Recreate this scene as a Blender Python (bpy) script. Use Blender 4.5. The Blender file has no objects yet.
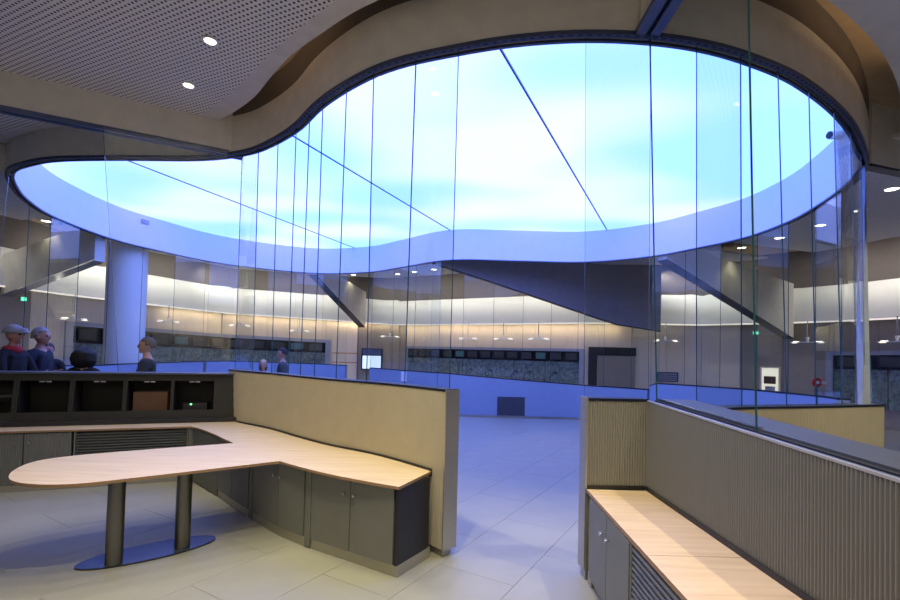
import bpy, bmesh, math, random
from mathutils import Vector, Matrix, noise
random.seed(7)
sc = bpy.context.scene
COL = sc.collection

# ------------------------------------------------------------------ camera, world, exposure
EYE = 1.72
cam_d = bpy.data.cameras.new('camera'); cam = bpy.data.objects.new('camera', cam_d); COL.objects.link(cam)
cam_d.sensor_width = 36.0; cam_d.lens = 36.0 * 470 / 900; cam_d.clip_start = .05; cam_d.clip_end = 200
cam_d.shift_y = (341.7 - 300) / 900.0
_p, _r = math.radians(1.5), math.radians(1.4)
_R0 = Vector((1, 0, 0)); _U0 = Vector((0, -math.sin(_p), math.cos(_p))); _F = Vector((0, math.cos(_p), math.sin(_p)))
_R = _R0 * math.cos(_r) + _U0 * math.sin(_r); _U = -_R0 * math.sin(_r) + _U0 * math.cos(_r)
cam.matrix_world = Matrix(((_R.x, _U.x, -_F.x, 0), (_R.y, _U.y, -_F.y, 0), (_R.z, _U.z, -_F.z, EYE), (0, 0, 0, 1)))
sc.camera = cam
w = bpy.data.worlds.new('world'); sc.world = w; w.use_nodes = True
w.node_tree.nodes['Background'].inputs[0].default_value = (.5, .55, .7, 1)
w.node_tree.nodes['Background'].inputs[1].default_value = .05
sc.view_settings.view_transform = 'Standard'; sc.view_settings.look = 'None'
sc.view_settings.exposure = 0.0; sc.view_settings.gamma = 1.0; sc.view_settings.use_curve_mapping = False
try:
    sc.cycles.max_bounces = 10; sc.cycles.transparent_max_bounces = 40; sc.cycles.diffuse_bounces = 5
    sc.cycles.caustics_reflective = False; sc.cycles.caustics_refractive = False
    sc.cycles.sample_clamp_indirect = 4.0
except Exception: pass

LUM_R, LUM_G, LUM_B, LUM_K = .74, 1.0, 4.1, 1.0        # the backlit ceiling, strongly blue beside the warm lamps
WARM = (1.0, .88, .58)
SPOT_W = 165; SPOT1_W = 310; SPOT2_W = 340; UP_W = 14; REAR_FILL_W = 130

# ------------------------------------------------------------------ materials
def new_mat(name):
    m = bpy.data.materials.new(name); m.use_nodes = True
    return m, m.node_tree.nodes, m.node_tree.links, m.node_tree.nodes['Principled BSDF']
def mat(name, col, rough=.6, metal=0, var=.06, scale=6.0, bump=0, bscale=60, spec=.5, stretch=None):
    m, N, Lk, b = new_mat(name)
    b.inputs['Roughness'].default_value = rough; b.inputs['Metallic'].default_value = metal
    b.inputs['Specular IOR Level'].default_value = spec
    tc = N.new('ShaderNodeTexCoord'); mp = N.new('ShaderNodeMapping')
    if stretch: mp.inputs['Scale'].default_value = stretch
    Lk.new(tc.outputs['Object'], mp.inputs[0])
    nz = N.new('ShaderNodeTexNoise'); nz.inputs['Scale'].default_value = scale; nz.inputs['Detail'].default_value = 4
    Lk.new(mp.outputs[0], nz.inputs['Vector'])
    r = N.new('ShaderNodeValToRGB')
    r.color_ramp.elements[0].position = .3; r.color_ramp.elements[1].position = .7
    r.color_ramp.elements[0].color = tuple(c * (1 - var) for c in col) + (1,)
    r.color_ramp.elements[1].color = tuple(min(1, c * (1 + var)) for c in col) + (1,)
    Lk.new(nz.outputs['Fac'], r.inputs[0]); Lk.new(r.outputs[0], b.inputs['Base Color'])
    if bump:
        n2 = N.new('ShaderNodeTexNoise'); n2.inputs['Scale'].default_value = bscale
        Lk.new(mp.outputs[0], n2.inputs['Vector'])
        bp = N.new('ShaderNodeBump'); bp.inputs['Strength'].default_value = bump; bp.inputs['Distance'].default_value = .01
        Lk.new(n2.outputs['Fac'], bp.inputs['Height']); Lk.new(bp.outputs[0], b.inputs['Normal'])
    return m
def emit(name, col, k):
    m, N, Lk, b = new_mat(name)
    b.inputs['Base Color'].default_value = (.8, .8, .8, 1)
    b.inputs['Emission Color'].default_value = tuple(col) + (1,); b.inputs['Emission Strength'].default_value = k
    return m
def glass_mat():
    m, N, Lk, b = new_mat('clear_glass'); N.remove(b); out = N['Material Output']
    t = N.new('ShaderNodeBsdfTransparent'); t.inputs[0].default_value = (.975, .99, .985, 1)
    g = N.new('ShaderNodeBsdfGlossy'); g.inputs['Roughness'].default_value = 0.0; g.inputs[0].default_value = (.95, 1, .98, 1)
    fr = N.new('ShaderNodeFresnel'); fr.inputs[0].default_value = 1.5
    geo = N.new('ShaderNodeNewGeometry'); mx0 = N.new('ShaderNodeMath'); mx0.operation = 'SUBTRACT'
    mx0.inputs[0].default_value = 1.0; Lk.new(geo.outputs['Backfacing'], mx0.inputs[1])
    mu = N.new('ShaderNodeMath'); mu.operation = 'MULTIPLY'
    Lk.new(fr.outputs[0], mu.inputs[0]); Lk.new(mx0.outputs[0], mu.inputs[1])
    m2 = N.new('ShaderNodeMath'); m2.operation = 'MULTIPLY'; m2.inputs[1].default_value = 1.1; m2.use_clamp = True
    Lk.new(mu.outputs[0], m2.inputs[0])
    mx = N.new('ShaderNodeMixShader')
    Lk.new(m2.outputs[0], mx.inputs[0]); Lk.new(t.outputs[0], mx.inputs[1]); Lk.new(g.outputs[0], mx.inputs[2])
    Lk.new(mx.outputs[0], out.inputs[0])
    return m
def sky_panel_mat():
    m, N, Lk, b = new_mat('backlit_cloud_print'); N.remove(b); out = N['Material Output']
    tc = N.new('ShaderNodeTexCoord'); mp = N.new('ShaderNodeMapping'); mp.inputs['Scale'].default_value = (.23, .36, .3)
    mp.inputs['Rotation'].default_value = (0, 0, .35); mp.inputs['Location'].default_value = (2.3, .4, 0)
    Lk.new(tc.outputs['Object'], mp.inputs[0])
    nz = N.new('ShaderNodeTexNoise'); nz.inputs['Scale'].default_value = 1.0; nz.inputs['Detail'].default_value = 1.0
    nz.inputs['Roughness'].default_value = .45
    Lk.new(mp.outputs[0], nz.inputs['Vector'])
    r = N.new('ShaderNodeValToRGB'); r.color_ramp.interpolation = 'EASE'
    r.color_ramp.elements[0].position = .34; r.color_ramp.elements[1].position = .62
    r.color_ramp.elements[0].color = (.53, 1.03, LUM_B, 1); r.color_ramp.elements[1].color = (.98, 1.22, LUM_B, 1)
    Lk.new(nz.outputs['Fac'], r.inputs[0])
    e = N.new('ShaderNodeEmission'); e.inputs[1].default_value = LUM_K
    Lk.new(r.outputs[0], e.inputs[0]); Lk.new(e.outputs[0], out.inputs[0])
    return m
def perforated_mat():
    m, N, Lk, b = new_mat('perforated_plasterboard'); b.inputs['Roughness'].default_value = .8
    tc = N.new('ShaderNodeTexCoord'); mp = N.new('ShaderNodeMapping')
    mp.inputs['Rotation'].default_value = (0, 0, math.radians(24)); mp.inputs['Scale'].default_value = (20, 20, 0)
    Lk.new(tc.outputs['Object'], mp.inputs[0])
    fr = N.new('ShaderNodeVectorMath'); fr.operation = 'FRACTION'; Lk.new(mp.outputs[0], fr.inputs[0])
    sb = N.new('ShaderNodeVectorMath'); sb.operation = 'SUBTRACT'; sb.inputs[1].default_value = (.5, .5, 0)
    Lk.new(fr.outputs[0], sb.inputs[0])
    ln = N.new('ShaderNodeVectorMath'); ln.operation = 'LENGTH'; Lk.new(sb.outputs[0], ln.inputs[0])
    r = N.new('ShaderNodeValToRGB'); r.color_ramp.elements[0].position = .22; r.color_ramp.elements[1].position = .28
    r.color_ramp.elements[0].color = (.02, .018, .018, 1); r.color_ramp.elements[1].color = (.76, .73, .72, 1)
    Lk.new(ln.outputs['Value'], r.inputs[0]); Lk.new(r.outputs[0], b.inputs['Base Color'])
    return m
def wood_mat(name, c1, c2, rot=0, rough=.35):
    m, N, Lk, b = new_mat(name); b.inputs['Roughness'].default_value = rough
    tc = N.new('ShaderNodeTexCoord'); mp = N.new('ShaderNodeMapping')
    mp.inputs['Rotation'].default_value = (0, 0, rot); mp.inputs['Scale'].default_value = (1.2, 14, 4)
    Lk.new(tc.outputs['Object'], mp.inputs[0])
    nz = N.new('ShaderNodeTexNoise'); nz.inputs['Scale'].default_value = 1.5; nz.inputs['Detail'].default_value = 6
    nz.inputs['Distortion'].default_value = .4
    Lk.new(mp.outputs[0], nz.inputs['Vector'])
    r = N.new('ShaderNodeValToRGB'); r.color_ramp.elements[0].position = .3; r.color_ramp.elements[1].position = .72
    r.color_ramp.elements[0].color = tuple(c1) + (1,); r.color_ramp.elements[1].color = tuple(c2) + (1,)
    Lk.new(nz.outputs['Fac'], r.inputs[0]); Lk.new(r.outputs[0], b.inputs['Base Color'])
    return m

M = {}
M['glass'] = glass_mat()
M['glass_edge'] = mat('glass_edge', (.035, .11, .15), .15, spec=.8)
M['parapet'] = mat('blue_grey_parapet', (.25, .32, .46), .55, var=.03)
M['sky'] = sky_panel_mat()
M['perf'] = perforated_mat()
M['plaster'] = mat('smooth_ceiling_plaster', (.64, .61, .61), .85)
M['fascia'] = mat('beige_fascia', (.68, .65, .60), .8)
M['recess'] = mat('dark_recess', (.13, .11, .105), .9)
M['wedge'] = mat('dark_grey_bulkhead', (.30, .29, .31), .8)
M['post'] = mat('blue_grey_post', (.24, .27, .38), .5)
M['slab'] = mat('brown_slab', (.42, .31, .20), .9)
M['white'] = mat('white_paint', (.80, .80, .80), .6, var=.02)
M['cove'] = mat('white_cove', (.82, .81, .78), .7, var=.02)
M['rail'] = mat('dark_rail', (.012, .016, .032), .35, .3)
M['rail_lip'] = mat('navy_rail_lip', (.055, .07, .13), .4, .4)
M['rail_blue'] = mat('blue_grey_rail', (.10, .13, .24), .4, .5)
M['tan'] = mat('tan_ribbed_panel', (.41, .37, .29), .5, .15, var=.04)
M['grey_rib'] = mat('grey_ribbed_panel', (.145, .148, .165), .5, .1, var=.015)
M['short_rib'] = mat('warm_grey_ribbed_panel', (.22, .212, .195), .5, .1, var=.01)
M['cap'] = mat('blue_grey_cap', (.055, .062, .085), .45, .1)
M['metal'] = mat('brushed_plinth_metal', (.42, .40, .35), .38, .7, var=.05, stretch=(1, 1, 12))
M['chrome'] = mat('satin_chrome', (.62, .62, .62), .22, 1, var=.02)
M['legmetal'] = mat('dark_satin_metal', (.16, .155, .145), .3, .9, var=.05)
M['basemetal'] = mat('base_plate_metal', (.17, .21, .31), .25, .8, var=.05)
M['door'] = mat('grey_cabinet', (.165, .168, .155), .5, .1, var=.05)
M['slat'] = mat('louvre_slat', (.12, .125, .125), .45, .2)
M['black'] = mat('black_board', (.014, .014, .017), .5, var=.1)
M['black2'] = mat('charcoal_board', (.013, .0128, .013), .55, var=.1)
M['void'] = mat('black_void', (.004, .004, .005), .7)
M['maple'] = wood_mat('pale_maple', (.60, .46, .27), (.73, .59, .38), .5)
M['maple2'] = wood_mat('pale_maple_right', (.60, .44, .29), (.74, .58, .41), 1.53)
M['edge'] = mat('maple_edge', (.30, .18, .095), .5, stretch=(3, 3, 20))
M['tile'] = mat('grey_floor_tile', (.305, .305, .265), .42, var=.05, scale=3, bump=.05, bscale=140)
M['joint'] = mat('floor_joint', (.235, .24, .22), .7)
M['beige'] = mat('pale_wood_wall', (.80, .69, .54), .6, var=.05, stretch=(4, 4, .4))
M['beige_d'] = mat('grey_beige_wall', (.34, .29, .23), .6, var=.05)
M['frame'] = mat('blue_grey_frame', (.36, .37, .42), .45, .3)
M['boothglass'] = mat('tinted_booth_glass', (.17, .22, .21), .12, var=.5, scale=9, spec=.8)
M['boothdark'] = mat('dark_booth_glass', (.008, .009, .01), .2, spec=.6)
M['screen_dim'] = mat('dim_screen', (.035, .038, .04), .3)
M['teal'] = mat('teal_screen', (.06, .15, .15), .3)
M['tv'] = emit('lit_screen', (.62, .80, 1.0), 1.0)
M['orange'] = mat('orange_trim', (.60, .33, .14), .6)
M['green'] = emit('exit_green', (.05, .9, .45), 1.6)
M['led'] = emit('green_led', (.05, 1, .12), 4)
M['lamp'] = emit('downlight_lens', (1, .93, .78), 7)
M['uplamp'] = emit('uplight_lens', (1, .90, .74), 7)
M['downlens'] = emit('pendant_lower_lens', (1, .88, .68), 2.2)
M['slabfill'] = emit('slab_fill_glow', (1, .72, .40), 14)  # glow of the added lights above the ceiling edges
M['edgeglow'] = emit('soffit_edge_glow', (1, .86, .70), .75)  # no lamp: emission stands in for a bright white edge
M['wallfill'] = emit('wall_fill_glow', (1, .80, .54), 17)  # glow of the strip added under the soffit
M['lit_room'] = emit('lit_room_wall', (.95, .86, .55), .7)
M['brown'] = mat('brown_cardboard', (.11, .055, .03), .8)
M['paper'] = mat('white_paper', (.75, .77, .82), .8)
M['red'] = mat('red_paint', (.5, .02, .02), .5)
M['skin'] = mat('skin', (.50, .27, .20), .55)
M['skin2'] = mat('skin_ruddy', (.46, .22, .17), .55)
M['navy'] = mat('navy_cloth', (.012, .014, .028), .85)
M['blackcloth'] = mat('black_cloth', (.010, .010, .012), .9)
M['greycloth'] = mat('grey_jacket', (.05, .06, .06), .85)
M['redcloth'] = mat('red_scarf', (.42, .03, .04), .85)
M['hair_grey'] = mat('grey_hair', (.30, .29, .31), .8)
M['hair_dark'] = mat('dark_hair', (.014, .010, .009), .7)
M['hair_blond'] = mat('blond_hair', (.50, .38, .22), .7)
M['hair_brown'] = mat('brown_hair', (.06, .032, .02), .7)
M['capcloth'] = mat('grey_flat_cap', (.33, .33, .36), .9)
M['eye'] = mat('eye_dark', (.02, .015, .012), .3)

ORD = 'first second third fourth fifth sixth seventh eighth ninth tenth eleventh twelfth thirteenth'.split()
# ------------------------------------------------------------------ helpers
def link(o, parent=None):
    COL.objects.link(o)
    if parent: o.parent = parent
    return o
def tag(o, label=None, cat=None, group=None, kind=None):
    if label: o['label'] = label
    if cat: o['category'] = cat
    if group: o['group'] = group
    if kind: o['kind'] = kind
    return o
def empty(name, loc=(0, 0, 0), rz=0, label=None, cat=None, group=None, kind=None):
    o = bpy.data.objects.new(name, None); COL.objects.link(o); o.location = loc; o.rotation_euler = (0, 0, rz)
    o.empty_display_size = .1
    return tag(o, label, cat, group, kind)
class MB:
    def __init__(s): s.v = []; s.f = []; s.m = []; s.sm = []
    def add(s, vs, fs, mi=0, smooth=False):
        k = len(s.v); s.v += [tuple(v) for v in vs]
        for f in fs: s.f.append([i + k for i in f]); s.m.append(mi); s.sm.append(smooth)
        return s
    def box(s, a, b, mi=0):
        x0, y0, z0 = a; x1, y1, z1 = b
        vs = [(x0, y0, z0), (x1, y0, z0), (x1, y1, z0), (x0, y1, z0), (x0, y0, z1), (x1, y0, z1), (x1, y1, z1), (x0, y1, z1)]
        return s.add(vs, [(0, 3, 2, 1), (4, 5, 6, 7), (0, 1, 5, 4), (1, 2, 6, 5), (2, 3, 7, 6), (3, 0, 4, 7)], mi)
    def hexa(s, c, mi=0, smooth=False):   # bottom 4, top 4 corner points
        return s.add(c, [(0, 3, 2, 1), (4, 5, 6, 7), (0, 1, 5, 4), (1, 2, 6, 5), (2, 3, 7, 6), (3, 0, 4, 7)], mi, smooth)
    def strip(s, A, B, z0, z1, mi=0, smooth=True, closed=False, caps=True):
        """solid between plan paths A and B (same count) from z0 to z1; z may be number or list"""
        n = len(A)
        za = z0 if isinstance(z0, (list, tuple)) else [z0] * n
        zb = z1 if isinstance(z1, (list, tuple)) else [z1] * n
        vs = []
        for i in range(n): vs += [(A[i][0], A[i][1], za[i]), (B[i][0], B[i][1], za[i]), (B[i][0], B[i][1], zb[i]), (A[i][0], A[i][1], zb[i])]
        R = range(n if closed else n - 1)
        side = []; flat = []
        for i in R:
            j = (i + 1) % n; a, b = 4 * i, 4 * j
            side += [(a, b, b + 3, a + 3), (a + 1, a + 2, b + 2, b + 1)]
            flat += [(a, a + 1, b + 1, b), (a + 3, b + 3, b + 2, a + 2)]
        if not closed and caps:
            flat += [(0, 3, 2, 1), (4 * n - 4, 4 * n - 3, 4 * n - 2, 4 * n - 1)]
        k = len(s.v); s.v += vs
        # sides use own vertices for clean shading
        for f in side: s.f.append([i + k for i in f]); s.m.append(mi); s.sm.append(smooth)
        k2 = len(s.v); s.v += vs
        for f in flat: s.f.append([i + k2 for i in f]); s.m.append(mi); s.sm.append(False)
        return s
    def prism(s, P, z0, z1, mi=0, mside=None):
        n = len(P); vs = [(x, y, z0) for x, y in P] + [(x, y, z1) for x, y in P]
        s.add(vs, [list(range(n))[::-1], list(range(n, 2 * n))], mi)
        s.add(vs, [(i, (i + 1) % n, n + (i + 1) % n, n + i) for i in range(n)], mi if mside is None else mside)
        return s
    def lathe(s, prof, c=(0, 0, 0), n=24, mi=0, sx=1, sy=1, axis='z', caps=True):
        vs = []; fs = []
        for r, z in prof:
            for k in range(n):
                a = 2 * math.pi * k / n
                p = (r * math.cos(a) * sx, r * math.sin(a) * sy, z)
                if axis == 'y': p = (p[0], p[2], p[1])
                if axis == 'x': p = (p[2], p[0], p[1])
                vs.append((c[0] + p[0], c[1] + p[1], c[2] + p[2]))
        for i in range(len(prof) - 1):
            for k in range(n):
                a = i * n + k; b = i * n + (k + 1) % n
                fs.append((a, b, b + n, a + n))
        s.add(vs, fs, mi, True)
        if caps: s.add(vs[:n], [list(range(n))[::-1]], mi); s.add(vs[-n:], [list(range(n))], mi)
        return s
    def tube(s, a, b, r, n=10, mi=0, r2=None):
        a = Vector(a); b = Vector(b); d = (b - a).normalized(); u = d.orthogonal().normalized(); v = d.cross(u)
        r2 = r if r2 is None else r2
        vs = [a + (u * math.cos(2 * math.pi * k / n) + v * math.sin(2 * math.pi * k / n)) * r for k in range(n)]
        vs += [b + (u * math.cos(2 * math.pi * k / n) + v * math.sin(2 * math.pi * k / n)) * r2 for k in range(n)]
        s.add(vs, [(k, (k + 1) % n, n + (k + 1) % n, n + k) for k in range(n)], mi, True)
        s.add(vs, [list(range(n))[::-1], list(range(n, 2 * n))], mi)
        return s
    def build(s, name, mats, parent=None, recalc=True):
        me = bpy.data.meshes.new(name); me.from_pydata(s.v, [], s.f)
        if not isinstance(mats, (list, tuple)): mats = [mats]
        for m in mats: me.materials.append(m)
        me.polygons.foreach_set('material_index', s.m); me.polygons.foreach_set('use_smooth', s.sm)
        if recalc:
            bm = bmesh.new(); bm.from_mesh(me); bmesh.ops.recalc_face_normals(bm, faces=bm.faces); bm.to_mesh(me); bm.free()
        me.update()
        return link(bpy.data.objects.new(name, me), parent)
def catmull(P, closed=False, n=8):
    out = []; N = len(P)
    g = (lambda i: P[i % N]) if closed else (lambda i: P[max(0, min(N - 1, i))])
    for i in range(N if closed else N - 1):
        p0, p1, p2, p3 = [Vector(g(i + k)) for k in (-1, 0, 1, 2)]
        for k in range(n):
            t = k / n
            out.append(.5 * (2 * p1 + (p2 - p0) * t + (2 * p0 - 5 * p1 + 4 * p2 - p3) * t * t + (-p0 + 3 * p1 - 3 * p2 + p3) * t ** 3))
    if not closed: out.append(Vector(P[-1]))
    return [tuple(v) for v in out]
class Path:
    """plan polyline with arc length; right-hand side offsets are positive"""
    def __init__(s, P, closed=False):
        s.P = [Vector(p) for p in P]; s.closed = closed
        if closed: s.P.append(s.P[0].copy())
        s.S = [0]
        for a, b in zip(s.P, s.P[1:]): s.S.append(s.S[-1] + (b - a).length)
        s.len = s.S[-1]
    def at(s, t, off=0):
        if s.closed: t %= s.len
        t = max(0, min(s.len, t))
        lo, hi = 0, len(s.S) - 2
        while lo < hi:
            mid = (lo + hi + 1) // 2
            if s.S[mid] <= t: lo = mid
            else: hi = mid - 1
        a, b = s.P[lo], s.P[lo + 1]; L = s.S[lo + 1] - s.S[lo]
        p = a.lerp(b, (t - s.S[lo]) / L if L else 0)
        if off:
            d = s.dir(t); p = p + Vector((d.y, -d.x)) * off
        return (p.x, p.y)
    def dir(s, t, h=.06):
        a = Vector(s.at(t - h)); b = Vector(s.at(t + h)); d = b - a
        return d.normalized()
    def near(s, q):
        q = Vector(q); best = (1e9, 0)
        for i, (a, b) in enumerate(zip(s.P, s.P[1:])):
            d = b - a; L2 = d.length_squared
            if L2 == 0: continue
            k = max(0, min(1, (q - a).dot(d) / L2)); e = (a + d * k - q).length
            if e < best[0]: best = (e, s.S[i] + k * math.sqrt(L2))
        return best[1]
    def run(s, t0, t1, step=.15, off=0):
        n = max(1, int(math.ceil(abs(t1 - t0) / step)))
        return [s.at(t0 + (t1 - t0) * i / n, off) for i in range(n + 1)]
def ribbed(mb, path, t0, t1, z0, ztop, pitch=.02, depth=.008, off=0, mi=0, sub=4):
    """front skin of vertical ribs on the right-hand side of a path"""
    n = max(2, int((t1 - t0) / pitch * sub)); vs = []; fs = []
    zf = ztop if callable(ztop) else (lambda t: ztop)
    for i in range(n + 1):
        t = t0 + (t1 - t0) * i / n
        k = (i % sub)
        o = off + (depth if k in (1, 2) else 0)
        x, y = path.at(t, o); vs += [(x, y, z0), (x, y, zf(t))]
        if i: fs.append((2 * i - 2, 2 * i, 2 * i + 1, 2 * i - 1))
    mb.add(vs, fs, mi, False)
    return mb

# ------------------------------------------------------------------ plan of the place
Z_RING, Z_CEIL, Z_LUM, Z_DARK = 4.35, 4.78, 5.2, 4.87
RING_PTS = [(-7.78, 8.55), (-7.25, 7.74), (-6.78, 7.2), (-6.33, 6.93), (-5.69, 6.70), (-4.73, 6.60), (-3.56, 6.54), (-2.86, 6.34), (-2.41, 6.07),
 (-1.86, 5.57), (-1.42, 5.02), (-.95, 4.57), (-.52, 4.28), (.03, 4.07), (.53, 3.93), (1.06, 3.86), (1.57, 3.87), (2.07, 3.95), (2.56, 4.11),
 (3.17, 4.39), (3.97, 4.91), (4.64, 5.46), (5.34, 6.15), (5.62, 6.58), (5.88, 7.18), (6.10, 7.9), (6.27, 8.75), (6.22, 9.9), (5.78, 10.9), (5.05, 12.05),
 (3.65, 12.92), (1.89, 12.99), (-.06, 13.09), (-1.61, 14.45), (-2.80, 15.45), (-4.8, 15.88), (-7.06, 14.57), (-8.06, 12.67), (-8.38, 11.42), (-8.24, 9.71)]
ring = Path(catmull(RING_PTS, True, 6), True)
rs = lambda x, y: ring.near((x, y))
OWT = [(-12.6, 8.6), (-12.2, 10.5), (-11.7, 12.1), (-11.4, 13.9), (-11.0, 15.2), (-9.1, 18.9), (-5.16, 20.1), (-2.42, 20.5), (1.92, 18.2), (4.9, 16.5), (8.6, 16.18),
       (10.33, 14.49), (11.08, 13.35), (11.57, 12.08), (12.2, 9.5), (12.4, 7.0)]
OWZ = [3.25, 3.22, 3.2, 3.2, 3.2, 3.15, 3.05, 2.93, 2.93, 2.93, 2.93, 2.93, 2.93, 2.93, 2.93, 2.93]
trimpath = Path(OWT)                     # goes left -> far -> right: hall is on its right-hand side
def zt(t):
    for i in range(len(OWZ) - 1):
        if t <= trimpath.S[i + 1]:
            k = (t - trimpath.S[i]) / (trimpath.S[i + 1] - trimpath.S[i]); return OWZ[i] + (OWZ[i + 1] - OWZ[i]) * k
    return OWZ[-1]
WALLP = [trimpath.at(t, -.35) for t in trimpath.S]
wallpath = Path(WALLP)

PART_L = catmull([(-3.25, 6.95), (-2.92, 6.56), (-2.29, 6.07), (-1.74, 5.53), (-1.27, 5.10), (-.78, 4.75), (-.44, 4.44), (-.02, 3.99)], False, 8)
pl = Path(PART_L)                        # right-hand side is our booth
TOP_L, TOP_R = 1.42, 1.405
X_R = 1.557                              # face of the right partition
CORNER = (-3.25, 6.95)
LG_BOT = (-7.0, 5.55); LG_TOP0, LG_TOP1 = (-2.87, 6.36), (-8.0, 3.80)

# ------------------------------------------------------------------ floor
fl = MB(); fl.box((-15, -4, -.2), (15, 24, -.004))
floor = fl.build('floor', M['tile']); tag(floor, 'grey stone-look floor of large tiles, blue under the lit ceiling', kind='structure')
th = math.radians(59); e1 = Vector((math.cos(th), math.sin(th))); e2 = Vector((-e1.y, e1.x))
TL, TW, GAP = 1.30, .655, .003
tile_mb = MB()
h_ = .004
tile_mb.box((GAP / 2, GAP / 2, -.004), (TL - GAP / 2, TW - GAP / 2, 0))
tile0 = tile_mb.build('tile', M['tile'], floor)
tile0.rotation_euler = (0, 0, th)
org = Vector((.4, 3.35)); first = True; ntile = 0
jb = MB()
for j in range(-14, 16):
    for i in range(-12, 14):
        c = org + e1 * ((i + (.5 if j % 2 else 0) + .18) * TL) + e2 * (j * TW)
        m = c + e1 * TL / 2 + e2 * TW / 2
        inb = (-6.6 < m.x < 2.2 and .9 < m.y < 6.2 and m.y < 6.9 + .2 * m.x + 1.2)
        dw = (3.4 < m.y < 13.0 and -1.4 + -.05 * m.y < m.x < .9 + .36 * m.y)
        if not (inb or dw): continue
        o = tile0 if first else link(bpy.data.objects.new('tile', tile0.data), floor)
        first = False; ntile += 1
        o.location = (c.x, c.y, .002); o.rotation_euler = (0, 0, th)
        a = [c, c + e1 * TL, c + e1 * TL + e2 * TW, c + e2 * TW]
        jb.add([(q.x, q.y, -.0025) for q in a], [(0, 1, 2, 3)])
jb.build('tile_joint', M['joint'], floor)['kind'] = 'stuff'
bm_ = bmesh.new(); bm_.from_mesh(tile0.data)
bmesh.ops.bevel(bm_, geom=[e for e in bm_.edges if all(v.co.z > -.001 for v in e.verts)], offset=.001, segments=1, affect='EDGES')
bm_.to_mesh(tile0.data); bm_.free()

# ------------------------------------------------------------------ luminous ceiling
def clip_poly_panels():
    seams = [((.485, 5.238), (4.201, 12.715)), ((-2.564, 7.692), (-.077, 13.111)), ((-5.996, 9.027), (-3.266, 15.698))]
    lines = []
    for a, b in seams:
        a = Vector(a); b = Vector(b); d = (b - a).normalized(); lines.append((a, Vector((d.y, -d.x))))   # normal to the right (+x)
    P = ring.run(0, ring.len - .15, .2, -.0)
    base = bmesh.new(); vs = [base.verts.new((x, y, 0)) for x, y in P]; base.faces.new(vs)
    bmesh.ops.triangulate(base, faces=base.faces[:])
    root = empty('luminous_ceiling', (0, 0, Z_LUM), 0, 'glowing backlit ceiling printed with pale clouds inside the curved ring', 'light ceiling')
    g = .018
    for k in range(4):
        b = base.copy()
        if k > 0:
            a, n = lines[k - 1]
            bmesh.ops.bisect_plane(b, geom=b.verts[:] + b.edges[:] + b.faces[:], plane_co=(a.x - n.x * g, a.y - n.y * g, 0), plane_no=(n.x, n.y, 0), clear_outer=True)
        if k < 3:
            a, n = lines[k]
            bmesh.ops.bisect_plane(b, geom=b.verts[:] + b.edges[:] + b.faces[:], plane_co=(a.x + n.x * g, a.y + n.y * g, 0), plane_no=(n.x, n.y, 0), clear_inner=True)
        if not b.faces: b.free(); continue
        r = bmesh.ops.extrude_face_region(b, geom=b.faces[:])
        bmesh.ops.translate(b, verts=[v for v in r['geom'] if isinstance(v, bmesh.types.BMVert)], vec=(0, 0, .03))
        bmesh.ops.recalc_face_normals(b, faces=b.faces[:])
        me = bpy.data.meshes.new('light_panel'); b.to_mesh(me); b.free(); me.materials.append(M['sky'])
        link(bpy.data.objects.new('light_panel', me), root)
    base.free()
    def inside(p):
        c = False; Q = P
        for (x1, y1), (x2, y2) in zip(Q, Q[1:] + Q[:1]):
            if (y1 > p.y) != (y2 > p.y) and p.x < (x2 - x1) * (p.y - y1) / (y2 - y1) + x1: c = not c
        return c
    for a, b in seams:
        a = Vector(a); b = Vector(b); d = (b - a).normalized(); m = (a + b) / 2; e = []
        for sg in (-1, 1):
            k = 0
            while inside(m + d * sg * (k + .05)): k += .05
            e.append(m + d * sg * k)
        nn = Vector((d.y, -d.x)) * .010
        sm = MB(); sm.hexa([(*(e[0] - nn), -.012), (*(e[1] - nn), -.012), (*(e[1] + nn), -.012), (*(e[0] + nn), -.012), (*(e[0] - nn), .02), (*(e[1] - nn), .02), (*(e[1] + nn), .02), (*(e[0] + nn), .02)])
        sm.build('seam_strip', M['rail_blue'], root)
    bk = MB(); bk.prism(ring.run(0, ring.len - .15, .2, 0), .05, .09); bk.build('backing', M['rail_blue'], root)
clip_poly_panels()

# ------------------------------------------------------------------ ring beam round the opening
trim1 = empty('trim_1', (0, 0, 0), 0, 'curved ring beam, white inside and beige outside, round the lit ceiling', kind='structure')
def closed_strip(o0, o1, z0, z1, name, m, parent, step=.12):
    n = int(ring.len / step); A = [ring.at(ring.len * i / n, o0) for i in range(n)]; B = [ring.at(ring.len * i / n, o1) for i in range(n)]
    b = MB(); b.strip(A, B, z0, z1, closed=True); return b.build(name, m, parent)
closed_strip(0, .03, Z_RING + .012, Z_LUM + .1, 'inner_band', M['white'], trim1)
closed_strip(.085, .105, Z_RING + .03, Z_DARK, 'outer_fascia', M['fascia'], trim1)
closed_strip(.085, .105, Z_DARK, Z_LUM + .02, 'shaded_upper_fascia', M['recess'], trim1)  # shade above the ceiling line, put in as a dark colour
closed_strip(.03, .085, Z_RING + .03, Z_RING + .08, 'rail_slot', M['rail'], trim1)
closed_strip(.003, .03, Z_RING - .01, Z_RING + .012, 'inner_rail', M['rail_blue'], trim1)
closed_strip(.066, .115, Z_RING - .005, Z_RING + .03, 'outer_rail', M['rail_lip'], trim1)
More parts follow.
